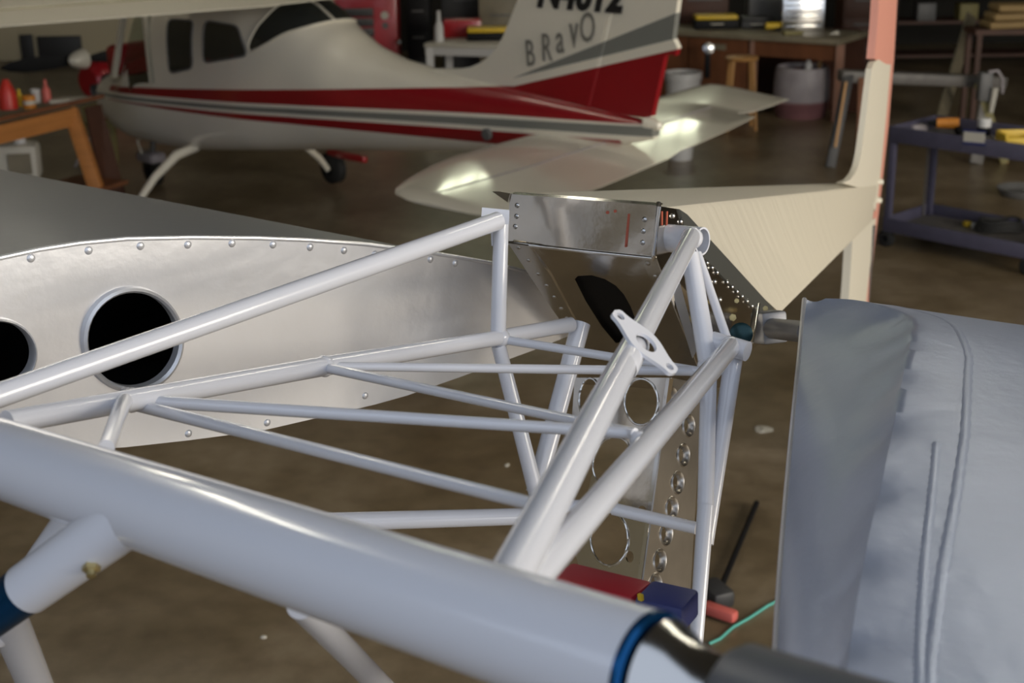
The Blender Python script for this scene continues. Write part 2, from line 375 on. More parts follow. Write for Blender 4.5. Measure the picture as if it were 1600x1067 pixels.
# flange tab on the upper right tube
dd0 = lerpd(FRu, TR, 992, 535) - .045
pc = P(1008, 533, dd0); la = (P(1058, 582, dd0-.01)-P(962, 484, dd0+.01)); L2 = la.length/2; la.normalize()
view = (pc-CAM).normalized(); pb = (P(1034, 512, dd0)-P(982, 556, dd0)).normalized(); lb = (pb*.50 + view*.87); lb = (lb - la*lb.dot(la)).normalized(); ln = la.cross(lb)
if ln.dot(CAM-pc) < 0: ln = -ln
def tabx(s): return 0.0120 + .0135*.5*(1+math.cos(math.pi*min(1, abs(s)/.86)))
top = [(s*L2, tabx(s)*math.sqrt(max(0, 1-max(0, (abs(s)-.86)/.14)**2))) for s in [i/24 for i in range(-24, 25)]]
outl = top + [(x, -y) for x, y in reversed(top[1:-1])]
bm = bmesh.new(); plate(bm, outl, [ell(.002, 0, .0145, .0145), ell(-L2*.8, 0, .0055, .0055, 18), ell(L2*.8, 0, .0055, .0055, 18)], lambda x, y: pc+la*x+lb*y, ln, .0045)
link('lug_plate', bm, 'white_paint', ac, label='white lug plate with three holes')
bm = bmesh.new(); u0 = P(*FRu[:3]); u1 = P(*TR[:3]); du = (u1-u0).normalized(); cc = P(985, 556, lerpd(FRu, TR, 985, 556)); rr = 40*lerpd(FRu, TR, 985, 556)/F/2
lathe(bm, cc-du*.05, du, [(0, rr*1.0), (.006, rr*1.1), (.09, rr*1.12), (.098, rr*1.0)], 30); link('tube_sleeve', bm, 'white_paint', ur)
# plate bracket at upper left corner
plb = Pl(P(752, 325, 2.30), P(792, 328, 2.30), P(765, 380, 2.30))
pxplate('bracket', [(753, 324), (796, 328), (794, 384), (768, 384), (766, 350), (752, 340)], plb, .004, 'white_paint', ac, label='grey-white corner bracket')
# ---- aluminium box section
BTL, BBL, BBR, BTR = (796, 303), (792, 379), (1020, 403), (1028, 321)
bp = Pl(P(*BTL, 2.36), P(*BTR, 2.21), P(*BBL, 2.388))
boxo = pxplate('channel_web', [(797, 303), (1027, 321), (1020, 402), (1016, 404), (795, 381), (791, 377)], bp, .003, 'aluminium', ac, label='riveted aluminium channel with red marker lines')
bm = bmesh.new(); n = bp.n
def quadbox(bm, pts, th):
    pts = [Vector(p) for p in pts]; nn = (pts[1]-pts[0]).cross(pts[2]-pts[0]).normalized()
    a = [bm.verts.new(p) for p in pts]; b = [bm.verts.new(p-nn*th) for p in pts]; k = len(pts)
    bm.faces.new(a); bm.faces.new(b[::-1])
    for i in range(k): bm.faces.new((a[i], a[(i+1) % k], b[(i+1) % k], b[i]))
quadbox(bm, [bp.at(797, 303), bp.at(1028, 321), bp.at(1028, 321)-n*.016+UP*.001, bp.at(797, 303)-n*.016+UP*.001], .002); link('channel_lip', bm, 'aluminium_bright', boxo)
bm = bmesh.new(); quadbox(bm, [bp.at(793, 380), bp.at(1020, 403), bp.at(1020, 403)-n*.03-UP*.004, bp.at(793, 380)-n*.03-UP*.004], .002); link('channel_lip', bm, 'aluminium', boxo)
bm = bmesh.new(); path_tube(bm, [bp.at(1029, 317, -.004), bp.at(1029, 322), bp.at(1022, 398), bp.at(1019, 405, -.004)], .004); link('channel_edge', bm, 'aluminium_bright', boxo)
bm = bmesh.new(); path_tube(bm, [bp.at(793, 379), bp.at(900, 391), bp.at(1019, 403.5)], .0035); link('channel_edge', bm, 'aluminium_bright', boxo)
for x, y in ((808, 321), (807, 338), (805, 354), (1007, 343), (1005, 361), (1004, 379)):
    bm = bmesh.new(); dome(bm, bp.at(x, y), n, .0045); link('rivet', bm, 'steel', boxo)
for o_, w_ in (([(981, 334), (984, 334), (980, 384), (976, 384)], 0), (ell(949, 332, 2.6, 2.6, 10), 0), (ell(961, 330, 2.4, 2.4, 10), 0), (ell(978, 384, 2.3, 2.3, 10), 0)):
    pxplate('marker_line', o_, bp, .0006, 'marker_red', boxo, off=.0008, label='red marker mark')
# gusset point sticking out at the left of the box
gp = Pl(P(768, 300, 2.40), P(794, 300, 2.36), P(794, 315, 2.36)); pxplate('gusset', [(769, 299), (780, 299), (797, 302), (793, 316)], gp, .002, 'aluminium_dull', ac)
# ---- slanted front bulkhead
fp = Pl(P(800, 381, 2.38), P(1024, 402, 2.26), P(892, 515, 2.62))
front = pxplate('bulkhead', [(797, 378), (1026, 400), (1085, 470), (1150, 600), (1090, 612), (905, 600), (896, 540), (887, 518)], fp, .002, 'aluminium', ac,
    holes=[[(898, 436), (903, 431), (925, 430), (945, 436), (962, 446), (975, 460), (986, 480), (1000, 520), (985, 532), (962, 536), (940, 510), (915, 470)]], label='polished aluminium bulkhead')
pxplate('opening_shade', [(890, 424), (970, 424), (1010, 525), (1000, 545), (955, 545)], fp, .002, 'black', front, off=-.012, label='black sheet standing for the shade behind the opening')  # black sheet added for the dark fuselage interior behind the opening
pxplate('bulkhead_flange', [(794, 380), (826, 384), (860, 430), (900, 505), (897, 520), (887, 517), (850, 465)], fp, .003, 'aluminium_bright', front, off=.003)
for x, y in ((810, 387), (826, 407), (841, 428), (854, 446), (866, 464), (877, 482), (886, 497)):
    bm = bmesh.new(); dome(bm, fp.at(x, y, .003), fp.n, .004); link('rivet', bm, 'aluminium_dull', front)
pxplate('bulkhead_flange', [(1000, 402), (1026, 403), (1042, 455), (1025, 478), (1012, 470), (1018, 440)], fp, .003, 'aluminium_bright', front, off=.004)
for x, y in ((1012, 412), (1024, 432), (1028, 452), (1020, 470)):
    bm = bmesh.new(); dome(bm, fp.at(x, y, .004), fp.n, .0045); link('rivet', bm, 'aluminium_dull', front)
# right side panel with riveted outer flange
spn = Pl(P(1036, 328, 2.27), P(1210, 492, 2.78), P(1100, 580, 2.42))
side = pxplate('side_panel', [(1030, 322), (1062, 327), (1074, 335), (1214, 489), (1208, 522), (1172, 548), (1140, 575), (1098, 590), (1050, 470), (1026, 402)], spn, .002, 'aluminium', ac, label='polished aluminium side panel with brown marker lines')
pxplate('side_flange', [(1062, 327), (1074, 335), (1215, 489), (1196, 492), (1176, 480), (1100, 402), (1072, 362)], spn, .003, 'grey_flange', side, off=.003)
for i in range(11):
    if i == 4: continue
    x, y = 1098+i*7.8, 403+i*7.5
    bm = bmesh.new(); dome(bm, spn.at(x, y, .003), spn.n, .004); link('rivet', bm, 'aluminium_bright', side)
for x, y in ((1053, 337), (1065, 346), (1050, 458), (1064, 462), (1071, 480), (1126, 468), (1118, 440)):
    bm = bmesh.new(); dome(bm, spn.at(x, y, .002), spn.n, .0045); link('rivet', bm, 'aluminium_bright', side)
for o_ in ([(1034, 330), (1036, 330), (1036, 352), (1034, 352)], [(1042, 330), (1044, 330), (1043, 352), (1041, 352)]):
    pxplate('marker_line', o_, spn, .0006, 'marker_red', side, off=.001)
# angle strip between tubes
ap = Pl(P(1048, 440, 2.3), P(1066, 438, 2.3), P(1080, 540, 2.32)); pxplate('angle_strip', [(1047, 446), (1062, 440), (1090, 545), (1082, 560)], ap, .003, 'aluminium_dull', ac)
# rear spar fitting on the right
for p_, s_, mm_, nm in (((1151, 470, 2.50), .0035, 'cadmium', 'fitting_bolt'), ((1145, 496, 2.44), .005, 'cadmium', 'fitting_bolt'), ((1196, 482, 2.62), .004, 'cadmium', 'fitting_bolt')):
    c = P(*p_); bm = bmesh.new(); nn = (CAM-c).normalized(); lathe(bm, c-nn*.01, nn, [(0, s_*1.3), (.004, s_*1.3), (.004, s_), (.012, s_), (.012, 0)], 6); link(nm, bm, mm_, ac, sharp=20)
bm = bmesh.new(); a, b = P(1192, 510, 2.60), P(1212, 512, 2.55); bar(bm, a-UP*0, b, .05, .058, bev=.006); link('spar_fitting', bm, 'dark_steel', ac, label='black clamp fitting at the rear spar')
bm = bmesh.new(); tube(bm, P(1205, 513, 2.56), P(1262, 519, 2.35), .0185, .0185, 24); link('rear_spar_tube', bm, 'dark_steel', ac, label='grey tube joining the right wing')
bm = bmesh.new(); bar(bm, P(1182, 478, 2.5), P(1172, 540, 2.42), .004, .018, up=(0, 1, 0), bev=.001); link('strap', bm, 'aluminium_bright', ac)
bm = bmesh.new(); c = P(1158, 522, 2.30); nn = (CAM-c).normalized(); lathe(bm, c-nn*.02, nn, [(0, .019), (.02, .019), (.024, .012), (.024, 0)], 20); link('clamp', bm, 'green_steel', ac, label='dark green clamp')
# ---- keel with lightening holes
kl = Pl(P(900, 600, 2.52), P(1048, 592, 2.40), P(960, 940, 2.42))
kr = Pl(P(1048, 592, 2.40), P(1095, 600, 2.48), P(1008, 890, 2.32))
keel = pxplate('keel_web', [(898, 590), (1050, 590), (1006, 905), (985, 935), (915, 920), (897, 860), (935, 700), (893, 660)], kl, .003, 'aluminium', ac,
    holes=[ell(1002, 628, 26, 36), ell(922, 625, 17, 34), ell(957, 722, 30, 40, rot=.25), ell(952, 842, 29, 42), ell(1003, 800, 7, 10), ell(984, 870, 6, 9)], label='aluminium keel web with large lightening holes')
hr = [(1049, 622), (1076, 665), (1068, 711), (1059, 754), (1050, 794), (1041, 834), (1031, 876), (1024, 914)]
keel2 = pxplate('keel_web', [(1048, 590), (1098, 600), (1078, 940), (1004, 915)], kr, .003, 'aluminium_dull', ac, holes=[ell(x, y, 11.5, 14) for x, y in hr], label='aluminium keel web with a row of small lightening holes')
for (pl_, hs) in ((kr, [(x, y, 14) for x, y in hr]),):
    for x, y, r in hs:
        c = pl_.at(x, y); R_ = r*2.4/F
        bm = bmesh.new(); lathe(bm, c-pl_.n*.008, pl_.n, [(0, R_*.78), (.004, R_*.86), (.008, R_*1.05), (.0100, R_*1.25), (.0075, R_*1.4)], 28); link('hole_flange', bm, 'aluminium_dull', keel2)
for x, y, rx, ry, rot in ((1002, 628, 26, 36, 0), (957, 722, 30, 40, .25), (952, 842, 29, 42, 0), (922, 625, 17, 34, 0)):
    e = ell(x, y, rx, ry, 36, rot); bm = bmesh.new(); pts = [kl.at(*p_, .001) for p_ in e]; pts.append(pts[0]); path_tube(bm, pts, .0022, 8); link('hole_flange', bm, 'aluminium_bright', keel)
bm = bmesh.new(); quadbox(bm, [kl.at(1047, 592, .004), kl.at(1052, 592, .004), kl.at(1008, 905, .004), kl.at(1002, 905, .004)], .012); link('keel_flange', bm, 'aluminium_bright', keel)
for i in range(9):
    x, y = 1038-i*4.6, 640+i*30; bm = bmesh.new(); dome(bm, kl.at(x, y), kl.n, .003); link('rivet', bm, 'steel', keel)
# ---- fabric covered tail boom
def uvbox(bm):
    uv = bm.loops.layers.uv.new('u')
    return uv
TLb, TRb, BRb, BLb = P(800, 300, 2.44), P(1036, 323, 2.31), P(1222, 492, 2.86), P(1085, 470, 3.05)
TLt, TRt, BRt, BLt = P(1357, 284, 6.05), P(1371, 289, 6.0), P(1363, 346, 6.0), P(1352, 346, 6.05)
bm = bmesh.new(); uv = bm.loops.layers.uv.new('UVMap'); N = 28; R = []
for i in range(N+1):
    t = i/N; tt = t
    ring = []
    cs = [TLb.lerp(TLt, tt), TRb.lerp(TRt, tt), BRb.lerp(BRt, tt), BLb.lerp(BLt, tt)]
    for k in range(4):
        a, b, c_ = cs[k-1], cs[k], cs[(k+1) % 4]; rr_ = .03*(1-.6*t)
        p1 = b + (a-b).normalized()*rr_; p2 = b + (c_-b).normalized()*rr_
        ring += [p1, b.lerp((p1+p2)/2, .4), p2]
        mid = b.lerp(c_, .5); 
    R.append([bm.verts.new(p_) for p_ in ring])
for i in range(N):
    for k in range(12):
        f = bm.faces.new((R[i][k], R[i][(k+1) % 12], R[i+1][(k+1) % 12], R[i+1][k]))
        us = (i/N, i/N, (i+1)/N, (i+1)/N); vs_ = (k/12, (k+1)/12, (k+1)/12, k/12)
        for l, u_, v_ in zip(f.loops, us, vs_): l[uv].uv = (u_*3.5, v_)
bm.faces.new(R[-1]); bm.faces.new(R[0][::-1])
boom = link('tail_boom', bm, 'cream_fabric', ac, label='cream fabric-covered tail boom', sharp=25)
bm = bmesh.new()
# ---- fin, rudder
axb = (P(1371, 289, 6.0)-P(1036, 323, 2.31)); axb.z = 0; axb.normalize()
A0 = P(1370, 289, 6.0); fpn = Pl(A0, A0+axb, A0+UP)
fin = pxplate('fin', [(1352, 296), (1316, 286), (1328, 281), (1336, 271), (1341, 259), (1345, 242), (1352, 190), (1362, 108), (1366, 97), (1373, 93), (1384, 100), (1392, 101), (1385, 180), (1374, 290), (1368, 330)], fpn, .022, 'cream_paint', ac, label='cream tail fin')
vf = pxplate('ventral_fin', [(1332, 372), (1352, 352), (1369, 340), (1358, 430), (1348, 520), (1322, 520), (1328, 440)], fpn, .03, 'cream_paint', ac, label='cream ventral fin below the boom')
pxplate('rudder', [(1378, -80), (1408, -80), (1402, 0), (1397, 90), (1388, 200), (1377, 300), (1367, 380), (1352, 520), (1345, 520), (1361, 370), (1371, 300), (1384, 180), (1392, 104), (1384, 104), (1377, 97), (1366, 92), (1371, 40)], fpn, .03, 'salmon', ac, off=-.003, label='salmon pink rudder with horn balance')
for yy in (283, 312):
    bm = bmesh.new(); c = fpn.at(1373-(yy-283)*.08, yy, .0); box(bm, c, (.03, .05, .02), bev=.004); link('hinge', bm, 'cream_paint', fin)
bm = bmesh.new(); bar(bm, BRt-UP*.02, Vector((BRt.x+.05, BRt.y+.25, .08)), .03, .02); ts = link('tail_wheel_leg', bm, 'mid_grey', ac)
bm = bmesh.new(); lathe(bm, Vector((BRt.x+.03, BRt.y+.25, .08)), (1, 0, 0), [(0, .03), (0, .07), (.01, .08), (.04, .08), (.05, .07), (.05, .03)], 24); link('tail_wheel', bm, 'rubber', ts)

# ---- left wing
RA, RB = P(0, 500, 1.92), P(1000, 476, 2.80)
wl = Pl(RA, RB, RA+UP)
topn = [(-300, 505), (-285, 480), (-230, 448), (-150, 425), (-70, 412), (0, 403), (60, 390), (124, 380), (198, 373), (300, 371), (400, 372), (480, 375), (565, 381), (640, 390), (711, 401), (768, 411), (834, 427), (920, 452), (1000, 476)]
botn = [(995, 481), (930, 508), (834, 547), (722, 588), (636, 618), (586, 632), (500, 652), (417, 671), (355, 680), (294, 688), (194, 699), (80, 704), (-50, 695), (-170, 665), (-260, 610), (-295, 550)]
lw = [bmesh.new(), None]
V = P(-260, 226, 5.3) - P(1000, 476, 2.80)
bm = bmesh.new(); ns = 14
def camber_pts(loop, off=0.0): return [wl.at(x, y, off) for x, y in loop]
root = camber_pts(topn+botn); R = []
for i in range(ns+1):
    t = i/ns; R.append([bm.verts.new(p_ + V*t) for p_ in root])
nn_ = len(root)
for i in range(ns):
    for k in range(nn_):
        f = bm.faces.new((R[i][k], R[i][(k+1) % nn_], R[i+1][(k+1) % nn_], R[i+1][k]))
bm.faces.new(R[-1])
lwing = link('left_wing', bm, 'silver_top', ac, label='silver left wing seen from its root rib', sharp=40)
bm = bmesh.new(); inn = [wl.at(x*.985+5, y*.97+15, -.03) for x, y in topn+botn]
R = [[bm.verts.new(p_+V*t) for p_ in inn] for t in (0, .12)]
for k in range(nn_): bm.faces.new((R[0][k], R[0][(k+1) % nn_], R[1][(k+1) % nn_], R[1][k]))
bm.faces.new(R[1]); link('shade_liner', bm, 'wing_shade', lwing, label='black liner standing for the shade inside the wing')  # added liner, its near-black colour carries the shade seen through the rib holes
H1 = ell(208, 531, 73, 76, 40); H2 = ell(-4, 553, 57, 52, 40)
rib = pxplate('root_rib', topn+botn, wl, .004, 'silver_rib', lwing, holes=[H1, H2], off=.002, label='silver-white root rib with round lightening holes')
for e in (H1, H2):
    bm = bmesh.new(); pts = [wl.at(*p_, .006) for p_ in e]; n_ = len(pts); cx_ = sum((p_ for p_ in pts), Vector())/n_
    rows = [[cx_+(p_-cx_)*s_ + wl.n*o_ for p_ in pts] for s_, o_ in ((1.10, -.004), (1.075, .0035), (1.02, .006), (.975, .002), (.97, -.012))]
    VV = [[bm.verts.new(p_) for p_ in r_] for r_ in rows]
    for r_ in range(4):
        for k in range(n_): bm.faces.new((VV[r_][k], VV[r_][(k+1) % n_], VV[r_+1][(k+1) % n_], VV[r_+1][k]))
    link('hole_rim', bm, 'silver_rib', rib)
bm = bmesh.new(); path_tube(bm, [wl.at(x, y, .001) for x, y in topn[1:]], .0035, 10); link('rib_edge', bm, 'silver_rib', rib)
for x, y in ((-60, 428), (48, 403), (138, 391), (219, 384), (293, 382), (362, 380), (426, 382), (484, 386), (537, 391), (585, 397), (630, 401), (672, 405), (711, 411), (-20, 690), (294, 677), (355, 668), (417, 660), (500, 640), (570, 618), (630, 601)):
    bm = bmesh.new(); dome(bm, wl.at(x, y, .001), wl.n, .0065, .004, 14); link('rib_fastener', bm, 'silver_rib', rib)
# ---- right wing
rootp = [(1257, 466, 2.32), (1255, 480, 2.24), (1252, 510, 2.12), (1247, 560, 1.95), (1240, 630, 1.77), (1232, 720, 1.59), (1224, 820, 1.43), (1218, 920, 1.30), (1214, 1020, 1.19), (1212, 1120, 1.10), (1214, 1260, 1.02)]
ridge = [(1290, 466, 2.31), (1345, 470, 2.24), (1415, 490, 2.10), (1424, 520, 1.94), (1412, 580, 1.76), (1396, 665, 1.58), (1376, 760, 1.42), (1353, 860, 1.29), (1334, 970, 1.18), (1320, 1075, 1.09), (1310, 1220, 1.00)]
far = [(2000, 562, 2.12), (2000, 572, 2.06), (2010, 590, 1.97), (2030, 620, 1.84), (2060, 670, 1.68), (2100, 740, 1.50), (2140, 830, 1.36), (2180, 930, 1.23), (2220, 1040, 1.12), (2260, 1150, 1.03), (2300, 1300, .95)]
def rw(v, i):
    a, b, c_ = P(*rootp[i]), P(*ridge[i]), P(*far[i])
    a = a - UP*.05*(1-math.exp(-i/1.6))
    if v < 1: # drooping edge strip
        e_ = a.lerp(b, v); return e_ + UP*(.016*math.sin(min(1, v*1.6)*math.pi)*(1-v)*min(1, i/5) - .006*math.sin(v*math.pi))
    return b.lerp(c_, v-1)
def catm(f, t, n):
    i = min(int(t), n-2); u = t-i; g = lambda k: f(max(0, min(n-1, k)))
    p0, p1, p2, p3 = g(i-1), g(i), g(i+1), g(i+2)
    return .5*((2*p1)+(p2-p0)*u+(2*p0-5*p1+4*p2-p3)*u*u+(3*p1-p0-3*p2+p3)*u**3)
vsn = [0, .03, .1, .25, .45, .65, .85, .96, 1.0, 1.02, 1.05, 1.12, 1.25, 1.4, 1.6, 1.8, 2.0]; nu = 170; n11 = len(rootp)
def rwp(v, t):
    p_ = catm(lambda i: rw(v, i), t, n11)
    if v < 1.3:  # dimples pulled in by the rib fasteners beside the ridge
        for tk in (1.9, 2.6, 3.3, 4.1, 5.0, 6.1, 7.2, 8.4):
            p_ = p_ - UP*.008*math.exp(-((t-tk)/.24)**2)*math.exp(-((v-.93)/(.13 if v < .93 else .07))**2)
    return p_
bm = bmesh.new(); G = [[bm.verts.new(rwp(v, j/nu*(n11-1))) for v in vsn] for j in range(nu+1)]
B = []
for j in range(nu+1):
    t = j/nu; th = .015 + .16*math.sin(math.pi*min(1, t*.62+.02))**.8 if t > 0 else .012
    B.append([bm.verts.new(g_.co - UP*th) for g_ in G[j]])
nv = len(vsn)
for j in range(nu):
    for k in range(nv-1):
        bm.faces.new((G[j][k], G[j][k+1], G[j+1][k+1], G[j+1][k])); bm.faces.new((B[j][k], B[j+1][k], B[j+1][k+1], B[j][k+1]))
    bm.faces.new((G[j][0], G[j+1][0], B[j+1][0], B[j][0])); bm.faces.new((G[j][-1], B[j][-1], B[j+1][-1], G[j+1][-1]))
for k in range(nv-1):
    bm.faces.new((G[0][k], B[0][k], B[0][k+1], G[0][k+1])); bm.faces.new((G[-1][k], G[-1][k+1], B[-1][k+1], B[-1][k]))
rwing = link('right_wing', bm, 'silver_fabric', ac, label='silver fabric-covered right wing', sharp=50)
def tape(vf_, t0, t1, wd, name='seam_tape'):
    bm = bmesh.new(); rows = []; n = 90
    for j in range(n+1):
        t = t0+(t1-t0)*j/n; v = vf_(t); z_ = .0005; jig = .0016*(j % 2)
        a = rwp(v, t); e_ = (rwp(v+.02, t)-rwp(v-.02, t)).normalized()
        rows.append([bm.verts.new(a-e_*(wd+jig)), bm.verts.new(a-e_*wd*.7+UP*z_), bm.verts.new(a+UP*z_*1.6), bm.verts.new(a+e_*wd*.7+UP*z_), bm.verts.new(a+e_*(wd+jig))])
    for j in range(n):
        for k in range(4): bm.faces.new((rows[j][k], rows[j][k+1], rows[j+1][k+1], rows[j+1][k]))
    link(name, bm, 'silver_fabric', rwing)
def ttab(t):
    tb = ((0, 1.09), (2.2, 1.118), (3.5, 1.158), (5, 1.166), (6.5, 1.158), (8, 1.15), (10, 1.14))
    for a, b in zip(tb, tb[1:]):
        if t <= b[0]: return a[1]+(b[1]-a[1])*(t-a[0])/(b[0]-a[0])
    return tb[-1][1]
tape(ttab, .6, 9.9, .005); tape(lambda t: 1.105+.007*(t-5.3), 5.2, 9.9, .004)
bm = bmesh.new(); path_tube(bm, [rwp(0, j/40*(n11-1))-UP*.002 for j in range(41)], .004, 10); link('root_edge', bm, 'silver_rib', rwing)
# ---- padded red and blue cushion seen below the frame
ql = Pl(P(879, 878, 1.75), P(1004, 910, 1.66), P(879, 940, 1.70))
cush = thing('seat_cushion', 'red and blue padded seat cushion behind the big white spar tube', 'cushion', P(950, 930, 1.75))
ra, rb, rc = P(878, 908, 1.80), P(1005, 940, 1.73), P(1080, 957, 1.70)
bm = bmesh.new(); bar(bm, ra, rb, .05, .035, bev=.006); link('cushion_panel', bm, 'red_vinyl', cush, label='red part of the cushion')
bm = bmesh.new(); bar(bm, rb, rc, .055, .037, bev=.006); link('cushion_panel', bm, 'blue_vinyl', cush, label='dark blue part of the cushion')
bm = bmesh.new(); bar(bm, P(998, 932, 1.70), P(1004, 934, 1.695), .004, .008); link('cushion_piping', bm, 'yellow', cush)
# ================================================================== PARKED AEROPLANE
PA, PB_, PT, PS = .8089, .0285, -.0108, .8376
n1 = Vector((-math.cos(PA), math.sin(PA), 0)); p1_ = Vector((-math.sin(PA), -math.cos(PA), 0))
p2_ = p1_*math.cos(PB_) - UP*math.sin(PB_); z2 = UP*math.cos(PB_) + p1_*math.sin(PB_)
n2 = n1*math.cos(PT) + z2*math.sin(PT); z3 = z2*math.cos(PT) - n1*math.sin(PT)
pl = thing('parked_aeroplane', 'red, white and grey striped high-wing aeroplane parked behind the silver wing', 'aeroplane', (-2.2322, 11.397, 0))
pl['rot'] = 1
pl.rotation_euler = Matrix(((n2.x, p2_.x, z3.x), (n2.y, p2_.y, z3.y), (n2.z, p2_.z, z3.z))).to_euler(); pl.scale = (PS, PS, PS)
bpy.context.view_layer.update(); PM = pl.matrix_world.copy(); PMI = PM.inverted()
def pml(px, py, y):  # pixel -> local point on the plane local y = const
    o = PMI @ CAM; d = (PMI.to_3x3() @ ray(px, py)); return o + d*((y-o.y)/d.y)
def lerp_tab(tab, x):
    if x >= tab[0][0]: return tab[0][1:]
    for a, b in zip(tab, tab[1:]):
        if x >= b[0]:
            t = (a[0]-x)/(a[0]-b[0]); t2 = t
            return tuple(p_+(q_-p_)*t2 for p_, q_ in zip(a[1:], b[1:]))
    return tab[-1][1:]
# x, zbottom, ztop, halfwidth, exponent
FT = [(1.72, .72, 1.19, .44, 3), (1.45, .62, 1.21, .48, 3.2), (1.18, .58, 1.25, .51, 3.4), (1.05, .575, 1.45, .52, 3.6), (.9, .57, 1.72, .53, 3.6), (.72, .565, 1.98, .535, 3.8), (.4, .57, 2.05, .54, 4), (0, .60, 2.07, .54, 4), (-.5, .655, 2.08, .53, 4), (-1.0, .71, 2.08, .51, 3.6), (-1.4, .755, 2.07, .47, 3.0), (-1.62, .78, 2.0, .44, 2.8), (-1.9, .81, 1.85, .41, 2.5), (-2.2, .84, 1.73, .37, 2.3), (-2.6, .88, 1.64, .32, 2.2), (-3.1, .94, 1.585, .26, 2.1), (-3.6, 1.0, 1.55, .205, 2.1), (-4.1, 1.06, 1.52, .16, 2.1), (-4.7, 1.16, 1.475, .11, 2.1), (-5.2, 1.25, 1.43, .065, 2.1), (-5.38, 1.30, 1.41, .04, 2.1)]
def fsec(x, a):
    zb, zt, hw, e = lerp_tab(FT, x); zc = zb+(zt-zb)*.46; c_, s_ = math.cos(a), math.sin(a)
    y = hw*math.copysign(abs(c_)**(2/e), c_); hz = (zt-zc) if s_ > 0 else (zc-zb)
    return Vector((x, y, zc + hz*math.copysign(abs(s_)**(2/e), s_)))
def fus_y(x, z):
    zb, zt, hw, e = lerp_tab(FT, x); zc = zb+(zt-zb)*.46; hz = (zt-zc) if z > zc else (zc-zb)
    return hw*max(0, 1-min(1, abs((z-zc)/hz))**e)**(1/e)
def livery():
    m = bpy.data.materials.new('livery'); m.use_nodes = True; nt = m.node_tree; b = nt.nodes['Principled BSDF']
    tc = nt.nodes.new('ShaderNodeTexCoord'); sx = nt.nodes.new('ShaderNodeSeparateXYZ'); nt.links.new(tc.outputs['Object'], sx.inputs[0])
    def mth(op, a, b_):
        n = nt.nodes.new('ShaderNodeMath'); n.operation = op
        for i, v in enumerate((a, b_)):
            if isinstance(v, (int, float)): n.inputs[i].default_value = v
            else: nt.links.new(v, n.inputs[i])
        return n.outputs[0]
    X, Z = sx.outputs[0], sx.outputs[2]
    def line(x0, z0, x1, z1):  # signed height above the line
        k = (z1-z0)/(x1-x0); return mth('SUBTRACT', Z, mth('ADD', mth('MULTIPLY', X, k), z0-k*x0))
    above = lambda L: mth('GREATER_THAN', L, 0.0); below = lambda L: mth('LESS_THAN', L, 0.0)
    A = mth
    up_lo = line(-.67, 1.18, -3.81, 1.34); up_hi = line(-.67, 1.285, -3.85, 1.53)
    r1 = A('MULTIPLY', above(up_lo), below(up_hi))
    finr = A('MULTIPLY', A('MULTIPLY', below(line(-3.88, 1.51, -5.47, 1.90)), above(line(-3.9, 1.345, -5.36, 1.40))), A('LESS_THAN', X, -3.85))
    lo = A('MULTIPLY', A('MULTIPLY', above(line(-.67, 1.04, -3.81, 1.11)), below(line(-.67, 1.085, -3.81, 1.215))), A('GREATER_THAN', X, -5.1))
    red = A('MAXIMUM', A('MAXIMUM', r1, finr), lo)
    red = A('MULTIPLY', red, A('MAXIMUM', A('LESS_THAN', X, 1.4), 0))
    g1 = A('MULTIPLY', above(line(-.67, 1.11, -3.81, 1.25)), below(line(-.67, 1.15, -3.81, 1.31)))
    g2 = A('MULTIPLY', A('MULTIPLY', above(line(-4.0, 1.60, -5.45, 1.965)), below(line(-4.0, 1.60, -5.57, 2.16))), A('LESS_THAN', X, -4.0))
    grey = A('MAXIMUM', g1, g2)
    m1 = nt.nodes.new('ShaderNodeMixRGB'); m1.inputs[1].default_value = (.76, .72, .62, 1); m1.inputs[2].default_value = (.20, .205, .19, 1); nt.links.new(grey, m1.inputs[0])
    m2 = nt.nodes.new('ShaderNodeMixRGB'); m2.inputs[2].default_value = (.27, .006, .012, 1); nt.links.new(red, m2.inputs[0]); nt.links.new(m1.outputs[0], m2.inputs[1])
    nt.links.new(m2.outputs[0], b.inputs['Base Color']); b.inputs['Roughness'].default_value = .28; b.inputs['Coat Weight'].default_value = .5; b.inputs['Coat Roughness'].default_value = .05
    M['livery'] = m
livery()
mat('white_gloss', (.76, .72, .62), .22, coat=.6)
# fuselage shell; the windscreen zone is left open above the sill and glazed
xs = [1.72, 1.6, 1.45, 1.3, 1.18]; x = 1.05
while x > -5.38: xs.append(x); x -= .1
xs.append(-5.38)
na = 48; bm = bmesh.new(); R = [[bm.verts.new(fsec(x, 2*math.pi*k/na)) for k in range(na)] for x in xs]
for i in range(len(xs)-1):
    for k in range(na):
        vs_ = (R[i][k], R[i][(k+1) % na], R[i+1][(k+1) % na], R[i+1][k])
        xm = (xs[i]+xs[i+1])/2; zm = sum(v.co.z for v in vs_)/4
        if .36 < xm < 1.25 and zm > 1.27 and zm < 1.95: continue
        bm.faces.new(vs_)
bm.faces.new(R[0][::-1]); bm.faces.new(R[-1])
fus = link('fuselage', bm, 'livery', pl, sharp=50)
bm = bmesh.new()
for i in range(len(xs)-1):
    for k in range(na):
        cs_ = [fsec(xs[i], 2*math.pi*k/na), fsec(xs[i], 2*math.pi*(k+1)/na), fsec(xs[i+1], 2*math.pi*(k+1)/na), fsec(xs[i+1], 2*math.pi*k/na)]
        xm = (xs[i]+xs[i+1])/2; zm = sum(v.z for v in cs_)/4
        if .36 < xm < 1.25 and 1.27 < zm < 1.95:
            vv = [bm.verts.new(Vector((v.x, v.y*.992, v.z))) for v in cs_]; bm.faces.new(vv)
link('windscreen', bm, 'clear_glass', pl)
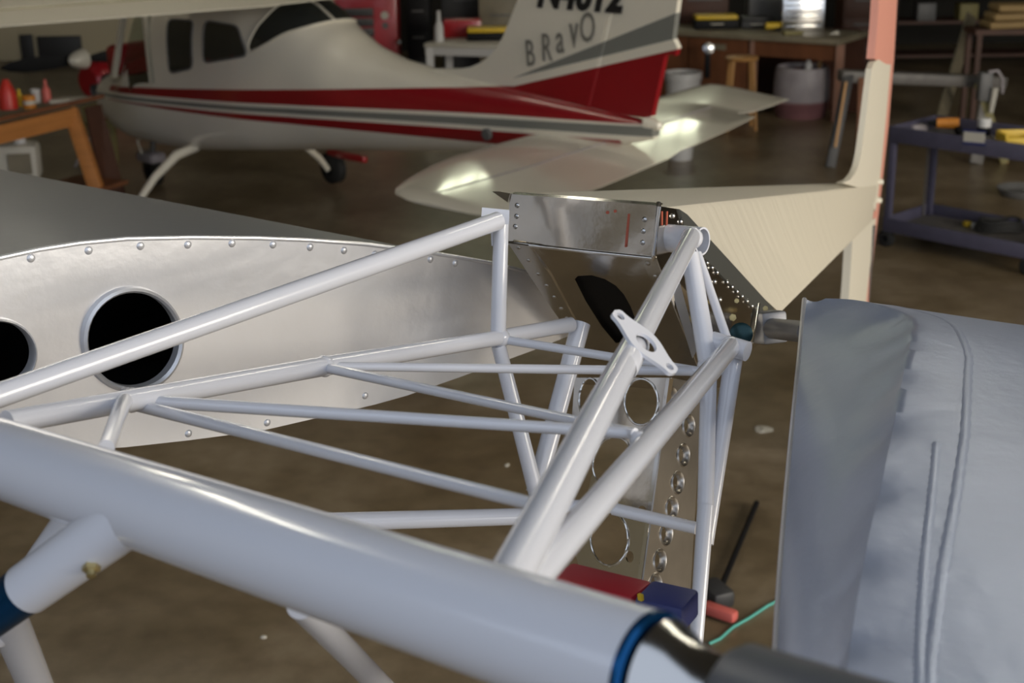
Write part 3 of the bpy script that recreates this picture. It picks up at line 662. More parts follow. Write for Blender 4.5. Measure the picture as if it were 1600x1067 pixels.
for y in (.52, -.52):
    bm = bmesh.new(); bar(bm, (1.14, y, 1.25), (.78, y*.96, 1.95), .05, .045, up=(0, 1, 0)); link('windscreen_pillar', bm, 'cream_paint', pl)
    bm = bmesh.new(); bar(bm, (.42, y, 1.2), (.40, y, 2.0), .05, .04, up=(0, 1, 0)); link('door_post', bm, 'cream_paint', pl)
bm = bmesh.new(); box(bm, (1.22, 0, 1.38), (.28, .96, .30), bev=.06); link('instrument_panel', bm, 'red_paint', pl, label='dark red instrument panel behind the windscreen')
for y in (.24, -.24):
    bm = bmesh.new(); box(bm, (.25, y, 1.05), (.45, .42, .14), bev=.04); box(bm, (.02, y, 1.38), (.12, .4, .6), bev=.04); link('pilot_seat', bm, 'grey_plastic', pl)
bm = bmesh.new(); box(bm, (-.1, 0, .86), (1.5, .84, .04)); link('cabin_floor', bm, 'dark_grey', pl)
# windows
def surf_window(name, poly, off=.006, m='dark_glass', rim=True, side=1):
    """polygon in local (x, z), laid on the fuselage skin"""
    def fn(x, z): return Vector((x, side*(fus_y(x, z)+off), z))
    xs_ = [p_[0] for p_ in poly]; zs_ = [p_[1] for p_ in poly]
    bm = bmesh.new(); cx_, cz_ = sum(xs_)/len(xs_), sum(zs_)/len(zs_)
    # rounded outline, filled in concentric rings so it follows the curved skin
    out_ = []; n = len(poly)
    for i in range(n):
        a, b, c_ = Vector(poly[i-1]), Vector(poly[i]), Vector(poly[(i+1) % n]); r = .07
        pa, pc_ = b+(a-b).normalized()*r, b+(c_-b).normalized()*r
        for t in (0, .33, .66, 1): out_.append(pa*(1-t)**2 + b*2*t*(1-t) + pc_*t*t)
        nx = c_+(b-c_).normalized()*r
        for t in (.2, .4, .6, .8): out_.append(pc_.lerp(nx, t))
    rings = []
    for s_ in (1, .8, .6, .4, .2):
        rings.append([bm.verts.new(fn(cx_+(p_.x-cx_)*s_, cz_+(p_.y-cz_)*s_)) for p_ in out_])
    for a, b in zip(rings, rings[1:]):
        for k in range(len(out_)): bm.faces.new((a[k], a[(k+1) % len(out_)], b[(k+1) % len(out_)], b[k]))
    bm.faces.new(rings[-1])
    o = link(name, bm, m, pl)
    if rim:
        bm = bmesh.new(); pts = [fn(p_.x, p_.y) for p_ in out_]; pts.append(pts[0]); path_tube(bm, pts, .009, 8); link('window_rim', bm, 'mid_grey', o)
    return o
for sd in (1, -1):
    surf_window('door_window', [(.02, 1.86), (.04, 1.37), (-.36, 1.45), (-.40, 1.87)], side=sd)
    surf_window('side_window', [(-.58, 1.88), (-.55, 1.51), (-1.2, 1.62), (-1.06, 1.86)], side=sd)
# wrap-around rear window
bm = bmesh.new(); uvs = []
def rwin(s_, t_):  # s: -1..1 across, t 0 top..1 bottom
    side_ = abs(s_)
    x = (-1.42 + (.22*side_**3)) * (1-t_) + (-1.83 + .60*side_**2.2)*t_
    zb, zt, hw, e = lerp_tab(FT, x); a0 = math.radians(90 - s_*(66+16*t_)); return x, a0
NS, NT = 24, 8; G = []
for i in range(NT+1):
    row = []
    for j in range(NS+1):
        x, a0 = rwin((-1+2*j/NS)*(1-.2*abs(2*i/NT-1)**3), i/NT); p_ = fsec(x, a0); c_ = Vector((x, 0, 1.4)); row.append(bm.verts.new(p_+(p_-c_).normalized()*.008))
    G.append(row)
for i in range(NT):
    for j in range(NS): bm.faces.new((G[i][j], G[i][j+1], G[i+1][j+1], G[i+1][j]))
rim = [G[0][j].co.copy() for j in range(NS+1)] + [G[i][NS].co.copy() for i in range(NT+1)] + [G[NT][j].co.copy() for j in range(NS, -1, -1)] + [G[i][0].co.copy() for i in range(NT, -1, -1)]
div_ = [G[0][12].co.copy(), G[NT//2][12].co.copy(), G[NT][12].co.copy()]
ro = link('rear_window', bm, 'dark_glass', pl)
bm = bmesh.new(); path_tube(bm, [p_ for i, p_ in enumerate(rim) if i == 0 or (p_-rim[i-1]).length > .004], .011, 8); link('window_rim', bm, 'cream_paint', ro)
bm = bmesh.new(); path_tube(bm, div_, .014, 8); link('window_divider', bm, 'cream_paint', ro)
# fin and rudder (livery continues on them)
def xzplate(name, poly, hw_fn, m, parent, label=None):
    hw = hw_fn(0, 0); bm = bmesh.new(); plate(bm, poly, [], lambda x, z: Vector((x, hw, z)), Vector((0, 1, 0)), 2*hw)
    return link(name, bm, m, parent, label=label, sharp=50)
finp = [(-2.9, 1.58), (-3.15, 1.60), (-3.4, 1.62), (-3.55, 1.65), (-3.66, 1.69), (-3.76, 1.745), (-3.84, 1.81), (-3.92, 1.90), (-3.99, 2.01), (-4.11, 2.20), (-4.28, 2.50), (-4.36, 2.58), (-5.16, 2.60), (-5.01, 2.2), (-4.86, 1.77), (-4.75, 1.43), (-4.2, 1.46), (-3.6, 1.50)]
fin2 = xzplate('tail_fin', finp, lambda x, z: .03, 'livery', pl)
rudp = [(-5.17, 2.60), (-5.70, 2.60), (-5.60, 2.28), (-5.55, 2.0), (-5.59, 1.94), (-5.57, 1.885), (-5.485, 1.895), (-5.36, 1.46), (-5.30, 1.44), (-4.77, 1.45), (-4.88, 1.77), (-5.03, 2.2)]
rud = xzplate('rudder', rudp, lambda x, z: .022, 'livery', pl)
bm = bmesh.new(); tube(bm, (-5.16, 0, 2.58), (-4.76, 0, 1.45), .028, .028, 12); link('rudder_hinge', bm, 'livery', rud)
bm = bmesh.new(); lathe(bm, (-5.30, 0, 1.40), (-1, 0, -.05), [(0, .05), (.06, .045), (.12, .03), (.14, .0)], 16); link('tail_cone', bm, 'white_gloss', pl)
letters('N4612', 'registration_lettering', .30, pml(838, 9, .036), (-1, 0, 0), (-.05, 0, 1), .003, 'letter_black', fin2, shear=.3, sx=.98, bold=.012)
for ch, px, py, sz, sh, rz in (('B', 822, 103, .27, .1, .12), ('R', 846, 95, .28, .15, .1), ('a', 869, 83, .30, .2, .15), ('v', 890, 74, .36, .2, .1), ('O', 905, 66, .29, .25, .12)):
    letters(ch, 'name_lettering', sz, pml(px, py, .038), (-math.cos(rz), 0, math.sin(rz)), (0, 0, 1), .002, 'letter_grey', fin2, shear=sh, sx=.66 if ch != 'v' else .55, bold=.002)
# tailplane
stt = [(1.95, -5.02, -5.60), (1.90, -4.86, -5.80), (1.80, -4.74, -5.83), (1.54, -4.58, -5.82), (1.25, -4.44, -5.80), (.99, -4.35, -5.78), (.5, -4.28, -5.68), (.12, -4.25, -5.60), (-.12, -4.23, -5.50), (-.3, -4.22, -5.47), (-.9, -4.12, -5.33), (-1.36, -4.05, -5.20), (-1.38, -4.05, -4.99), (-1.5, -4.03, -5.06), (-1.8, -4.0, -5.03), (-2.1, -3.97, -4.98), (-2.2, -4.0, -4.6), (-2.27, -4.1, -4.3)]
ST_Z = 1.215
def stab_pt(i, t):
    y, l, tr_ = stt[i]; x = l+(tr_-l)*t; return x, y
bm = bmesh.new(); ncs = 14; Ru, Rl = [], []
for i, (y, l, tr_) in enumerate(stt):
    thk = .045 if 0 < i < len(stt)-1 else .012
    ru, rl_ = [], []
    for k in range(ncs+1):
        t = k/ncs; x = l+(tr_-l)*t; h = thk*(math.sqrt(max(t, 0))*1.9*(1-t)+.02) if t < 1 else .002
        ru.append(bm.verts.new((x, y, ST_Z+h))); rl_.append(bm.verts.new((x, y, ST_Z-h)))
    Ru.append(ru); Rl.append(rl_)
for i in range(len(stt)-1):
    for k in range(ncs):
        bm.faces.new((Ru[i][k], Ru[i+1][k], Ru[i+1][k+1], Ru[i][k+1])); bm.faces.new((Rl[i][k], Rl[i][k+1], Rl[i+1][k+1], Rl[i+1][k]))
    bm.faces.new((Ru[i][0], Rl[i][0], Rl[i+1][0], Ru[i+1][0])); bm.faces.new((Ru[i][-1], Ru[i+1][-1], Rl[i+1][-1], Rl[i][-1]))
for i in (0, -1):
    for k in range(ncs): bm.faces.new((Ru[i][k], Ru[i][k+1], Rl[i][k+1], Rl[i][k]))
stab = link('tailplane', bm, 'white_gloss', pl, label='white tailplane with elevator', sharp=40)
bm = bmesh.new(); path_tube(bm, [(-5.16, 1.86, ST_Z+.034), (-5.1, .9, ST_Z+.034), (-5.0, .1, ST_Z+.036)], .004, 6); link('elevator_hinge_line', bm, 'barrel', stab)
bm = bmesh.new(); path_tube(bm, [(-4.95, -.1, ST_Z+.036), (-4.86, -.7, ST_Z+.035), (-4.78, -1.36, ST_Z+.034)], .004, 6); link('elevator_hinge_line', bm, 'barrel', stab)
# wing
bm = bmesh.new(); Wp = []
secs = []
for y in (5.4, 4.0, 2.74, 1.6, .8, .3, -.3, -.8, -1.6, -2.74, -4.0, -5.4):
    ay = abs(y); te = -1.98 + (.27*max(0, ay-.8) if y > 0 else .1*max(0, ay-.8)); le = te + 1.62 - (.25*max(0, ay-3) if ay > 3 else 0); zz = 2.10+.02*max(0, ay-.5)
    secs.append((y, le, te, zz))
prof = [(0, 0), (.02, .022), (.08, .05), (.2, .082), (.35, .094), (.55, .08), (.75, .05), (.9, .02), (1, .002), (1, -.002), (.8, -.01), (.5, -.025), (.2, -.034), (.05, -.022)]
R = [[bm.verts.new((le+(te-le)*t, y, zz+h*1.62)) for t, h in prof] for y, le, te, zz in secs]
for a, b in zip(R, R[1:]):
    for k in range(len(prof)): bm.faces.new((a[k], a[(k+1) % len(prof)], b[(k+1) % len(prof)], b[k]))
bm.faces.new(R[0]); bm.faces.new(R[-1][::-1]); wingo = link('wing', bm, 'cream_paint', pl, sharp=30)
bm = bmesh.new(); path_tube(bm, [(te+.42, y, zz+.078) for y, le, te, zz in secs[:5]], .012, 6); link('flap_line', bm, 'olive_wood', wingo)
bm = bmesh.new(); path_tube(bm, [(te+.45, y, zz+.082) for y, le, te, zz in secs[:5]], .010, 6); link('flap_line', bm, 'white_gloss', wingo)
bm = bmesh.new(); R = []
for t in range(9):
    x = -.4-1.5*t/8; hw = .44*(1-t/9)**.6; R.append([bm.verts.new((x, hw*math.cos(a), 2.05+.10*(1-(t/8)**2)*math.sin(a) + .03)) for a in [math.pi*k/12 for k in range(13)]])
for a, b in zip(R, R[1:]):
    for k in range(12): bm.faces.new((a[k], a[k+1], b[k+1], b[k]))
link('roof_fairing', bm, 'livery', pl)
# landing gear
for s_ in (1, -1):
    bm = bmesh.new(); path_tube(bm, [(0, s_*.38, .66), (0, s_*.60, .62), (0, s_*.85, .46), (0, s_*1.02, .30), (0, s_*1.12, .16)], [.045, .045, .038, .034, .03], 12); lg = link('main_gear_leg', bm, 'cream_paint', pl)
    bm = bmesh.new(); lathe(bm, (0, s_*1.12, .17), (0, s_, 0), [(0, .06), (0, .13), (.02, .165), (.11, .165), (.13, .13), (.13, .06), (.10, .05), (.10, 0)], 28); link('wheel', bm, 'rubber', lg)
bm = bmesh.new(); tube(bm, (1.42, 0, .70), (1.55, 0, .22), .03, .03, 14); ng = link('nose_gear_leg', bm, 'mid_grey', pl)
bm = bmesh.new(); lathe(bm, (1.55, -.055, .16), (0, 1, 0), [(0, .05), (0, .12), (.02, .16), (.09, .16), (.11, .12), (.11, .05)], 28); link('wheel', bm, 'rubber', ng)
bm = bmesh.new(); box(bm, (1.57, 0, .30), (.34, .2, .12), bev=.05); link('wheel_fork', bm, 'barrel', ng)
bm = bmesh.new(); path_tube(bm, [(1.5, .06, .62), (1.62, .10, .48), (1.6, .08, .34)], .015, 8); link('torque_link', bm, 'cream_paint', ng)
bm = bmesh.new(); box(bm, (1.86, 0, .98), (.26, .5, .36), bev=.06); eng = link('engine', bm, 'dark_grey', pl, label='dark uncowled engine')
for y in (-.2, .2):
    for xx in (1.78, 1.96):
        bm = bmesh.new(); lathe(bm, (xx, y, 1.0), (0, math.copysign(1, y), 0), [(i_*.02, .07 if i_ % 2 else .055) for i_ in range(8)], 16); link('engine_cylinder', bm, 'mid_grey', eng)
bm = bmesh.new(); box(bm, (-.28, -1.16, .33), (.62, .06, .07), bev=.02); link('wheel_fairing', bm, 'red_paint', pl, label='dark red fairing over the far main wheel')
bm = bmesh.new(); lathe(bm, pml(760, 210, .2)-Vector((0, .02, 0)), (0, 1, 0), [(0, .045), (.03, .045), (.034, .03), (.03, .0)], 18); link('inspection_port', bm, 'mid_grey', pl)
del pl['rot']
# ================================================================== SERVICE CART (right)
def vert_to(base, px, py):   # height of pixel (px, py) on the vertical plane through base
    return FY(px, py, base.y).z
c0, c1 = FZ(1393, 386), FZ(1589, 426)
e = (c1-c0); L_ = e.length; e.normalize(); g = Vector((-e.y, e.x, 0))
if g.y < 0: g = -g
cart = thing('service_cart', 'blue-grey two-shelf service cart on black casters at the right', 'cart', (c0+c1)/2)
zt_ = vert_to(c0, 1398, 200)
def C(a, b, z): return c0 - e*.06 - g*.03 + e*a + g*b + UP*z
LA, LB = L_+.16, .60
def tray(z, lip, name):
    bm = bmesh.new(); bar(bm, C(0, LB/2, z+.01), C(LA, LB/2, z+.01), LB, .02); o = link(name, bm, 'cart_grey', cart, smooth=False)
    for p_, q_ in ((C(0, 0, z+lip/2), C(LA, 0, z+lip/2)), (C(0, LB, z+lip/2), C(LA, LB, z+lip/2)), (C(0, 0, z+lip/2), C(0, LB, z+lip/2)), (C(LA, 0, z+lip/2), C(LA, LB, z+lip/2))):
        bm = bmesh.new(); bar(bm, p_, q_, .018, lip, bev=.004); link('tray_lip', bm, 'cart_blue', o)
    return o
tz = zt_-.10; bz = vert_to(c0, 1390, 362)
tray(tz, .11, 'top_tray'); tray(bz, .10, 'lower_tray')
for a in (0.02, LA-.02):
    for b in (.02, LB-.02):
        bm = bmesh.new(); bar(bm, C(a, b, bz-.02), C(a, b, tz+.02), .05, .035, up=g, bev=.003); link('post', bm, 'cart_blue', cart)
        bm = bmesh.new(); bar(bm, C(a, b, .12), C(a, b, bz), .03, .03, up=g); ck = link('caster_fork', bm, 'mid_grey', cart)
        bm = bmesh.new(); lathe(bm, C(a, b, .062)-e*0-g*.02, g, [(0, .02), (0, .05), (.006, .062), (.034, .062), (.04, .05), (.04, .02), (.03, .0)], 24); link('caster_wheel', bm, 'rubber', ck)
for b in (.2, .34):
    bm = bmesh.new(); bar(bm, C(.02, b*0+LB-.10, bz+.02), C(.02, LB-.10, tz), .012, .012); link('brace', bm, 'cart_grey', cart) if b == .2 else bm.free()
lp = Pl(C(0, -.012, tz), C(1, -.012, tz), C(0, -.012, tz+1))
pxplate('label', [(1506, 204), (1539, 207), (1538, 226), (1505, 223)], lp, .002, 'paper', cart, label='white label with blue border'); pxplate('label_border', [(1504, 202), (1541, 205), (1541, 208), (1504, 205)], lp, .001, 'blue_vinyl', cart, off=.002)
pxplate('label_border', [(1504, 221), (1540, 224), (1540, 228), (1504, 225)], lp, .001, 'blue_vinyl', cart, off=.002)
CT = tz+.02
def clampb(q, z):
    b = (q-c0).dot(g); b2 = max(.10, min(LB-.14, b)); r = q + g*(b2-b); return Vector((r.x, r.y, z))
def ont(px, py, b=.25):
    q = FZ(px, 195, CT); q = q + g*(b - (q-c0).dot(g)); r = ray(px, 195)   # slide along the view direction so the pixel column stays
    q2 = CAM + r*((b - (CAM-c0).dot(g))/r.dot(g)); return Vector((q2.x, q2.y, CT))
# things on the cart
q_ = ont(1538, 200); can = thing('spray_can', 'white and black spray can standing on the service cart', 'can', q_)
bm = bmesh.new(); tube(bm, q_, q_+UP*.055, .045, .045); link('can_body', bm, 'white_plastic', can); bm = bmesh.new(); tube(bm, q_+UP*.055, q_+UP*.115, .044, .044); link('can_label', bm, 'black', can)
bm = bmesh.new(); lathe(bm, q_+UP*.115, UP, [(0, .046), (.05, .046), (.058, .04), (.058, 0)]); link('can_cap', bm, 'white_plastic', can)
bm = bmesh.new(); tube(bm, q_+UP*0, q_+UP*.012, .047, .047); link('can_rim', bm, 'red_plastic', can)
q_ = ont(1592, 208, .14); bn = thing('parts_bin', 'bright yellow parts bin at the right end of the cart', 'bin', q_)
bm = bmesh.new(); box(bm, q_+Vector((.04, .05, .01)), (.26, .2, .02)); link('bin_base', bm, 'yellow', bn)
for dx, dy, sx_, sy_, h_ in ((.04, -.05, .26, .012, .10), (.04, .15, .26, .012, .12), (-.09, .05, .012, .2, .12), (.17, .05, .012, .2, .12)):
    bm = bmesh.new(); box(bm, q_+Vector((dx, dy, h_/2)), (sx_, sy_, h_), bev=.003); link('bin_wall', bm, 'yellow', bn)
q_ = ont(1484, 186, .38); dr = thing('power_drill', 'orange and black power drill lying on the cart', 'drill', q_)
bm = bmesh.new(); tube(bm, q_+Vector((-.09, .02, .08)), q_+Vector((.06, 0, .08)), .034, .04); link('drill_body', bm, 'orange', dr)
bm = bmesh.new(); tube(bm, q_+Vector((-.15, .03, .08)), q_+Vector((-.09, .02, .08)), .014, .026); link('drill_chuck', bm, 'black', dr)
bm = bmesh.new(); bar(bm, q_+Vector((.04, 0, .07)), q_+Vector((.07, -.05, .0)), .04, .05, bev=.01); link('drill_handle', bm, 'black', dr)
q_ = ont(1432, 190, .3); bm = bmesh.new(); box(bm, q_+UP*.03, (.14, .1, .06), rz=.5, bev=.01); tag(link('parts_box', bm, 'barrel'), 'pale grey box at the left end of the cart', 'box')
q_ = ont(1460, 194, .12); bm = bmesh.new(); box(bm, q_+UP*.018, (.09, .05, .035), rz=-.2, bev=.008); tag(link('tape_roll_box', bm, 'red_plastic'), 'small red box in front of the drill', 'box')
q_ = ont(1510, 184, .2); bm = bmesh.new(); lathe(bm, q_, UP, [(0, .035), (.05, .035), (.06, .02), (.06, 0)]); tag(link('jar', bm, 'dark_grey'), 'small dark jar between the drill and the spray can', 'jar')
def onb(px, py): return clampb(FZ(px, py, bz+.02), bz+.02)
q_ = onb(1511, 354); bm = bmesh.new(); box(bm, q_+UP*.02, (.05, .05, .04), rz=.3, bev=.01); tag(link('tape_measure', bm, 'yellow'), 'small yellow tape measure on the lower cart shelf', 'tape measure')
q_ = onb(1521, 356); bm = bmesh.new(); lathe(bm, q_, UP, [(0, .018), (.03, .018), (.035, .01), (.035, 0)]); tag(link('bottle_cap', bm, 'white_plastic'), 'small white cap on the lower cart shelf', 'cap')
q_ = onb(1585, 352); bm = bmesh.new()
for i in range(3): path_tube(bm, [q_+Vector(((.17-.015*i)*math.cos(t), (.11-.01*i)*math.sin(t), .02+.025*i+.01*math.sin(3*t))) for t in [2*math.pi*k/30 for k in range(31)]], .014, 8)
tag(link('coiled_hose', bm, 'rubber'), 'black hose coiled on the lower cart shelf', 'hose')
q_ = FZ(1596, 305); bm = bmesh.new(); lathe(bm, q_, UP, [(0, 0), (0, .16), (.06, .2), (.065, .2), (.02, .15), (.02, 0)], 32); tag(link('drain_pan', bm, 'mid_grey'), 'grey drain pan on the floor behind the cart', 'pan')
# ================================================================== SAWHORSE STAND behind the cream fin
s0 = FZ(1297, 262); y_ = s0.y
sh = thing('saw_stand', 'dark sawhorse stand with a grey beam behind the cream tail fin', 'stand', s0)
def Y(px, py, yy): return FY(px, py, yy)
bm = bmesh.new(); bar(bm, Y(1312, 118, y_+.3), Y(1568, 128, y_+.5), .16, .10, bev=.01); link('beam', bm, 'cart_grey', sh)
for (a, b, m_, wd) in (((1326, 116), (1297, 262), 'dark_grey', .09), ((1347, 122), (1342, 258), 'brown_wood', .07), ((1545, 135), (1515, 312), 'cart_grey', .12), ((1528, 130), (1585, 300), 'olive_wood', .07)):
    t_ = Y(*a, y_+.25); bt = Y(*b, y_); s_ = bt.z; bt = t_+(bt-t_)*(t_.z/(t_.z-s_)); bm = bmesh.new(); bar(bm, t_, bt, wd, .04, up=(0, 1, 0), bev=.004); link('leg', bm, m_, sh)
bm = bmesh.new(); bar(bm, Y(1305, 230, y_-.03), Y(1322, 128, y_+.18), .02, .015, up=(0, 1, 0)); link('edge_strip', bm, 'stool_wood', sh)
bm = bmesh.new(); bar(bm, Y(1526, 288, y_-.05), Y(1574, 254, y_+.1), .07, .03, up=(0, 1, 0)); link('brace', bm, 'orange_wood', sh)
q_ = Y(1538, 135, y_+.2); cl = thing('pipe_clamp', 'grey pipe clamp hooked over the right end of the sawhorse beam', 'clamp', q_)
bm = bmesh.new(); box(bm, q_, (.12, .12, .26), bev=.02); link('clamp_body', bm, 'mid_grey', cl)
bm = bmesh.new(); path_tube(bm, [q_+Vector((.0, -.08, .14)), q_+Vector((.08, -.08, .15)), q_+Vector((.13, -.08, .08)), q_+Vector((.14, -.08, -.05))], .014); link('clamp_hook', bm, 'barrel', cl)
bm = bmesh.new(); tube(bm, q_+Vector((.07, -.09, 0)), q_+Vector((.05, -.09, -.22)), .03, .02); link('clamp_screw', bm, 'paper', cl)
# ================================================================== LONG WORKBENCH at the back
A_, B_ = FZ(1036, 46, .86), FZ(1312, 62, .86); e = (B_-A_); LW = e.length; e.normalize(); g = Vector((-e.y, e.x, 0)); g = g if g.y > 0 else -g
wb = thing('workbench', 'long brown workbench with a pale top along the back wall', 'workbench', (A_.x, A_.y, 0))
bm = bmesh.new(); bar(bm, A_-e*.6+g*.42-UP*.03, B_+g*.42-UP*.03, .84, .06, bev=.008); link('worktop', bm, 'bench_top', wb)
def W(a, b, z): v = A_-e*.6+e*a+g*b; v.z = z; return v
LW += .6
for a0, a1 in ((.0, .86), (.88, LW-1.0)):
    bm = bmesh.new(); bar(bm, W(a0, .1, .40), W(a1, .1, .40), .03, .78); link('front_panel', bm, 'brown_wood', wb, smooth=False)
bm = bmesh.new(); bar(bm, W(LW-1.0, .1, .72), W(LW-.02, .1, .72), .03, .18); link('apron', bm, 'brown_wood', wb)
bm = bmesh.new(); bar(bm, W(0, .75, .40), W(LW, .75, .40), .03, .8); link('back_panel', bm, 'dark_wood', wb)
for a in (.02, LW-1.0, LW-.04):
    bm = bmesh.new(); bar(bm, W(a, .12, 0), W(a, .12, .80), .09, .09, up=(0, 1, 0)); link('post', bm, 'brown_wood', wb)
bm = bmesh.new(); bar(bm, W(LW-1.55, .07, .70), W(LW-1.3, .07, .70), .02, .06); link('label_strip', bm, 'bench_top', wb)
def onw(px, py): return FZ(px, py, .86)
def toolcase(px, py, name, label, lower='black', top='yellow', s=(.48, .25, .15)):
    q_ = onw(px, py)+Vector((0, s[1]/2, 0)); t = thing(name, label, 'tool box', q_, 'tool boxes on the workbenches')
    bm = bmesh.new(); box(bm, q_+UP*s[2]*.33, (s[0], s[1], s[2]*.66), bev=.015); link('case_body', bm, lower, t)
    bm = bmesh.new(); box(bm, q_+UP*s[2]*.83, (s[0]*.96, s[1]*.96, s[2]*.33), bev=.015); link('case_lid', bm, top, t)
    bm = bmesh.new(); path_tube(bm, [q_+Vector((-.07, -s[1]/2, s[2]*.4)), q_+Vector((-.05, -s[1]/2-.03, s[2]*.4)), q_+Vector((.05, -s[1]/2-.03, s[2]*.4)), q_+Vector((.07, -s[1]/2, s[2]*.4))], .008); link('handle', bm, 'paper', t)
toolcase(1120, 46, 'tool_case', 'black tool box with yellow lid on the long workbench above the stool')
toolcase(1183, 45, 'tool_case', 'low dark tool box on the long workbench beside the shiny case', 'dark_grey', 'dark_grey', (.34, .25, .12))
q_ = onw(1258, 52)+Vector((0, .2, 0)); mc = thing('metal_case', 'shiny ribbed metal case standing at the right end of the workbench', 'case', q_)
bm = bmesh.new(); box(bm, q_+UP*.20, (.46, .16, .40), bev=.02); link('case_shell', bm, 'aluminium_bright', mc)
for i in range(6):
    bm = bmesh.new(); box(bm, q_+Vector((0, -.085, .06+.055*i)), (.38, .02, .018), bev=.006); link('case_rib', bm, 'aluminium_dull' if i % 2 else 'aluminium_bright', mc)
q_ = onw(1207, 50); yd = thing('yellow_drill', 'yellow cordless drill lying on the long workbench', 'drill', q_)
bm = bmesh.new(); tube(bm, q_+Vector((-.07, .04, .06)), q_+Vector((.09, .06, .06)), .035, .035); link('drill_body', bm, 'yellow', yd); bm = bmesh.new(); bar(bm, q_+Vector((.06, .05, .05)), q_+Vector((.05, .05, .0)), .05, .06, bev=.01); link('drill_battery', bm, 'black', yd)
q_ = onw(1238, 54); bm = bmesh.new(); box(bm, q_+UP*.02, (.2, .12, .04), bev=.01, rz=.1); tag(link('cardboard_tray', bm, 'olive_wood'), 'flat tan tray in front of the shiny metal case', 'tray')
# crates and shelf behind the bench
def crate(px, py0, wd, ht, m_, label, name='storage_crate', yoff=.55):
    q_ = onw(px, py0); c = W(0, yoff, .86); t = Vector((q_.x*(1+.03), q_.y+yoff, .86))
    tb = thing(name, label, 'crate', t); bm = bmesh.new(); box(bm, t+UP*ht/2, (wd, .3, ht), bev=.015); link('crate_body', bm, m_, tb); bm = bmesh.new(); box(bm, t+UP*(ht*.8)+Vector((0, -.155, 0)), (wd*.7, .02, ht*.12), bev=.004); link('crate_handle', bm, 'mid_grey', tb)
crate(1098, 44, .55, .35, 'dark_wood', 'dark brown crate behind the black and yellow tool box')
crate(1195, 46, .40, .42, 'mid_grey', 'dark grey crate at the back of the bench behind the yellow drill')
# stool
f0 = FZ(1181, 207); f1 = FZ(1136, 203); cs = (f0+f1)/2 + Vector((0, .14, 0)); zs = vert_to(cs, 1160, 88)
st = thing('wooden_stool', 'light wooden bar stool with round seat in front of the workbench', 'stool', (cs.x, cs.y, 0))
bm = bmesh.new(); lathe(bm, (cs.x, cs.y, zs-.035), UP, [(0, 0), (0, .15), (.008, .165), (.027, .168), (.035, .155), (.035, 0)], 32); link('seat', bm, 'stool_wood', st)
for sx_ in (-1, 1):
    for sy_ in (-1, 1):
        bm = bmesh.new(); tube(bm, (cs.x+sx_*.10, cs.y+sy_*.10, zs-.03), (cs.x+sx_*.145, cs.y+sy_*.145, 0), .019, .017, 14); link('leg', bm, 'stool_wood', st)
for k_, zz in enumerate((.22, .32)):
    for s_ in (-1, 1):
        w_ = .13; a, b = ((-w_, s_*w_), (w_, s_*w_)) if k_ == 0 else ((s_*w_, -w_), (s_*w_, w_))
        bm = bmesh.new(); tube(bm, (cs.x+a[0], cs.y+a[1], zz), (cs.x+b[0], cs.y+b[1], zz), .01, .01, 10); link('rung', bm, 'stool_wood', st)
# barrel
q_ = FZ(1250, 181); rB = 42*(q_-CAM).length*math.cos(.2)/F; zB = FY(1250, 103, q_.y).z
br = thing('plastic_barrel', 'grey-white plastic barrel with pinkish lower half beside the stool', 'barrel', q_)
bm = bmesh.new(); lathe(bm, q_, UP, [(0, 0), (0, rB*.88), (.02, rB*.92), (zB*.28, rB*.99), (zB*.3, rB*1.02), (zB*.33, rB*.985)], 40); link('barrel_base', bm, 'barrel_pink', br)
bm = bmesh.new(); lathe(bm, q_+UP*zB*.33, UP, [(0, rB*.985), (zB*.03, rB*1.01), (zB*.35, rB*1.0), (zB*.6, rB*.96), (zB*.66, rB*.93), (zB*.67, rB*.88), (zB*.62, rB*.87), (zB*.1, rB*.9), (zB*.1, 0)], 40); link('barrel_body', bm, 'barrel', br)
bm = bmesh.new(); lathe(bm, q_+UP*zB*.80, UP, [(0, 0), (0, rB*.88), (zB*.07, rB*.86), (zB*.12, rB*.5), (zB*.14, 0)], 24)
for v in bm.verts: v.co += Vector((random.uniform(-.02, .02), random.uniform(-.02, .02), random.uniform(-.02, .02)))
link('bin_liner', bm, 'maroon', br)
u_ = Vector((q_.x+.18, q_.y, zB*.85)); bm = bmesh.new(); bar(bm, u_, FY(1284, 62, q_.y), .04, .03, up=(0, 1, 0)); tm = thing('waste_paper', 'white card on a stick poking out of the barrel', 'paper', u_)
o = link('stick', bm, 'stool_wood', tm); bm = bmesh.new(); bar(bm, FY(1276, 70, q_.y-.03), FY(1312, 55, q_.y-.03), .02, .11, up=UP, bev=.004); link('card', bm, 'paper', tm)
q_ = FZ(1262, 92, .8); bm = bmesh.new(); lathe(bm, Vector((br.location.x+.04, br.location.y-.1, zB*.88)), UP, [(0, 0), (0, .04), (.1, .04), (.12, .02), (.14, .02), (.14, 0)]); tag(link('plastic_bottle', bm, 'white_plastic'), 'small white bottle thrown in the barrel', 'bottle')
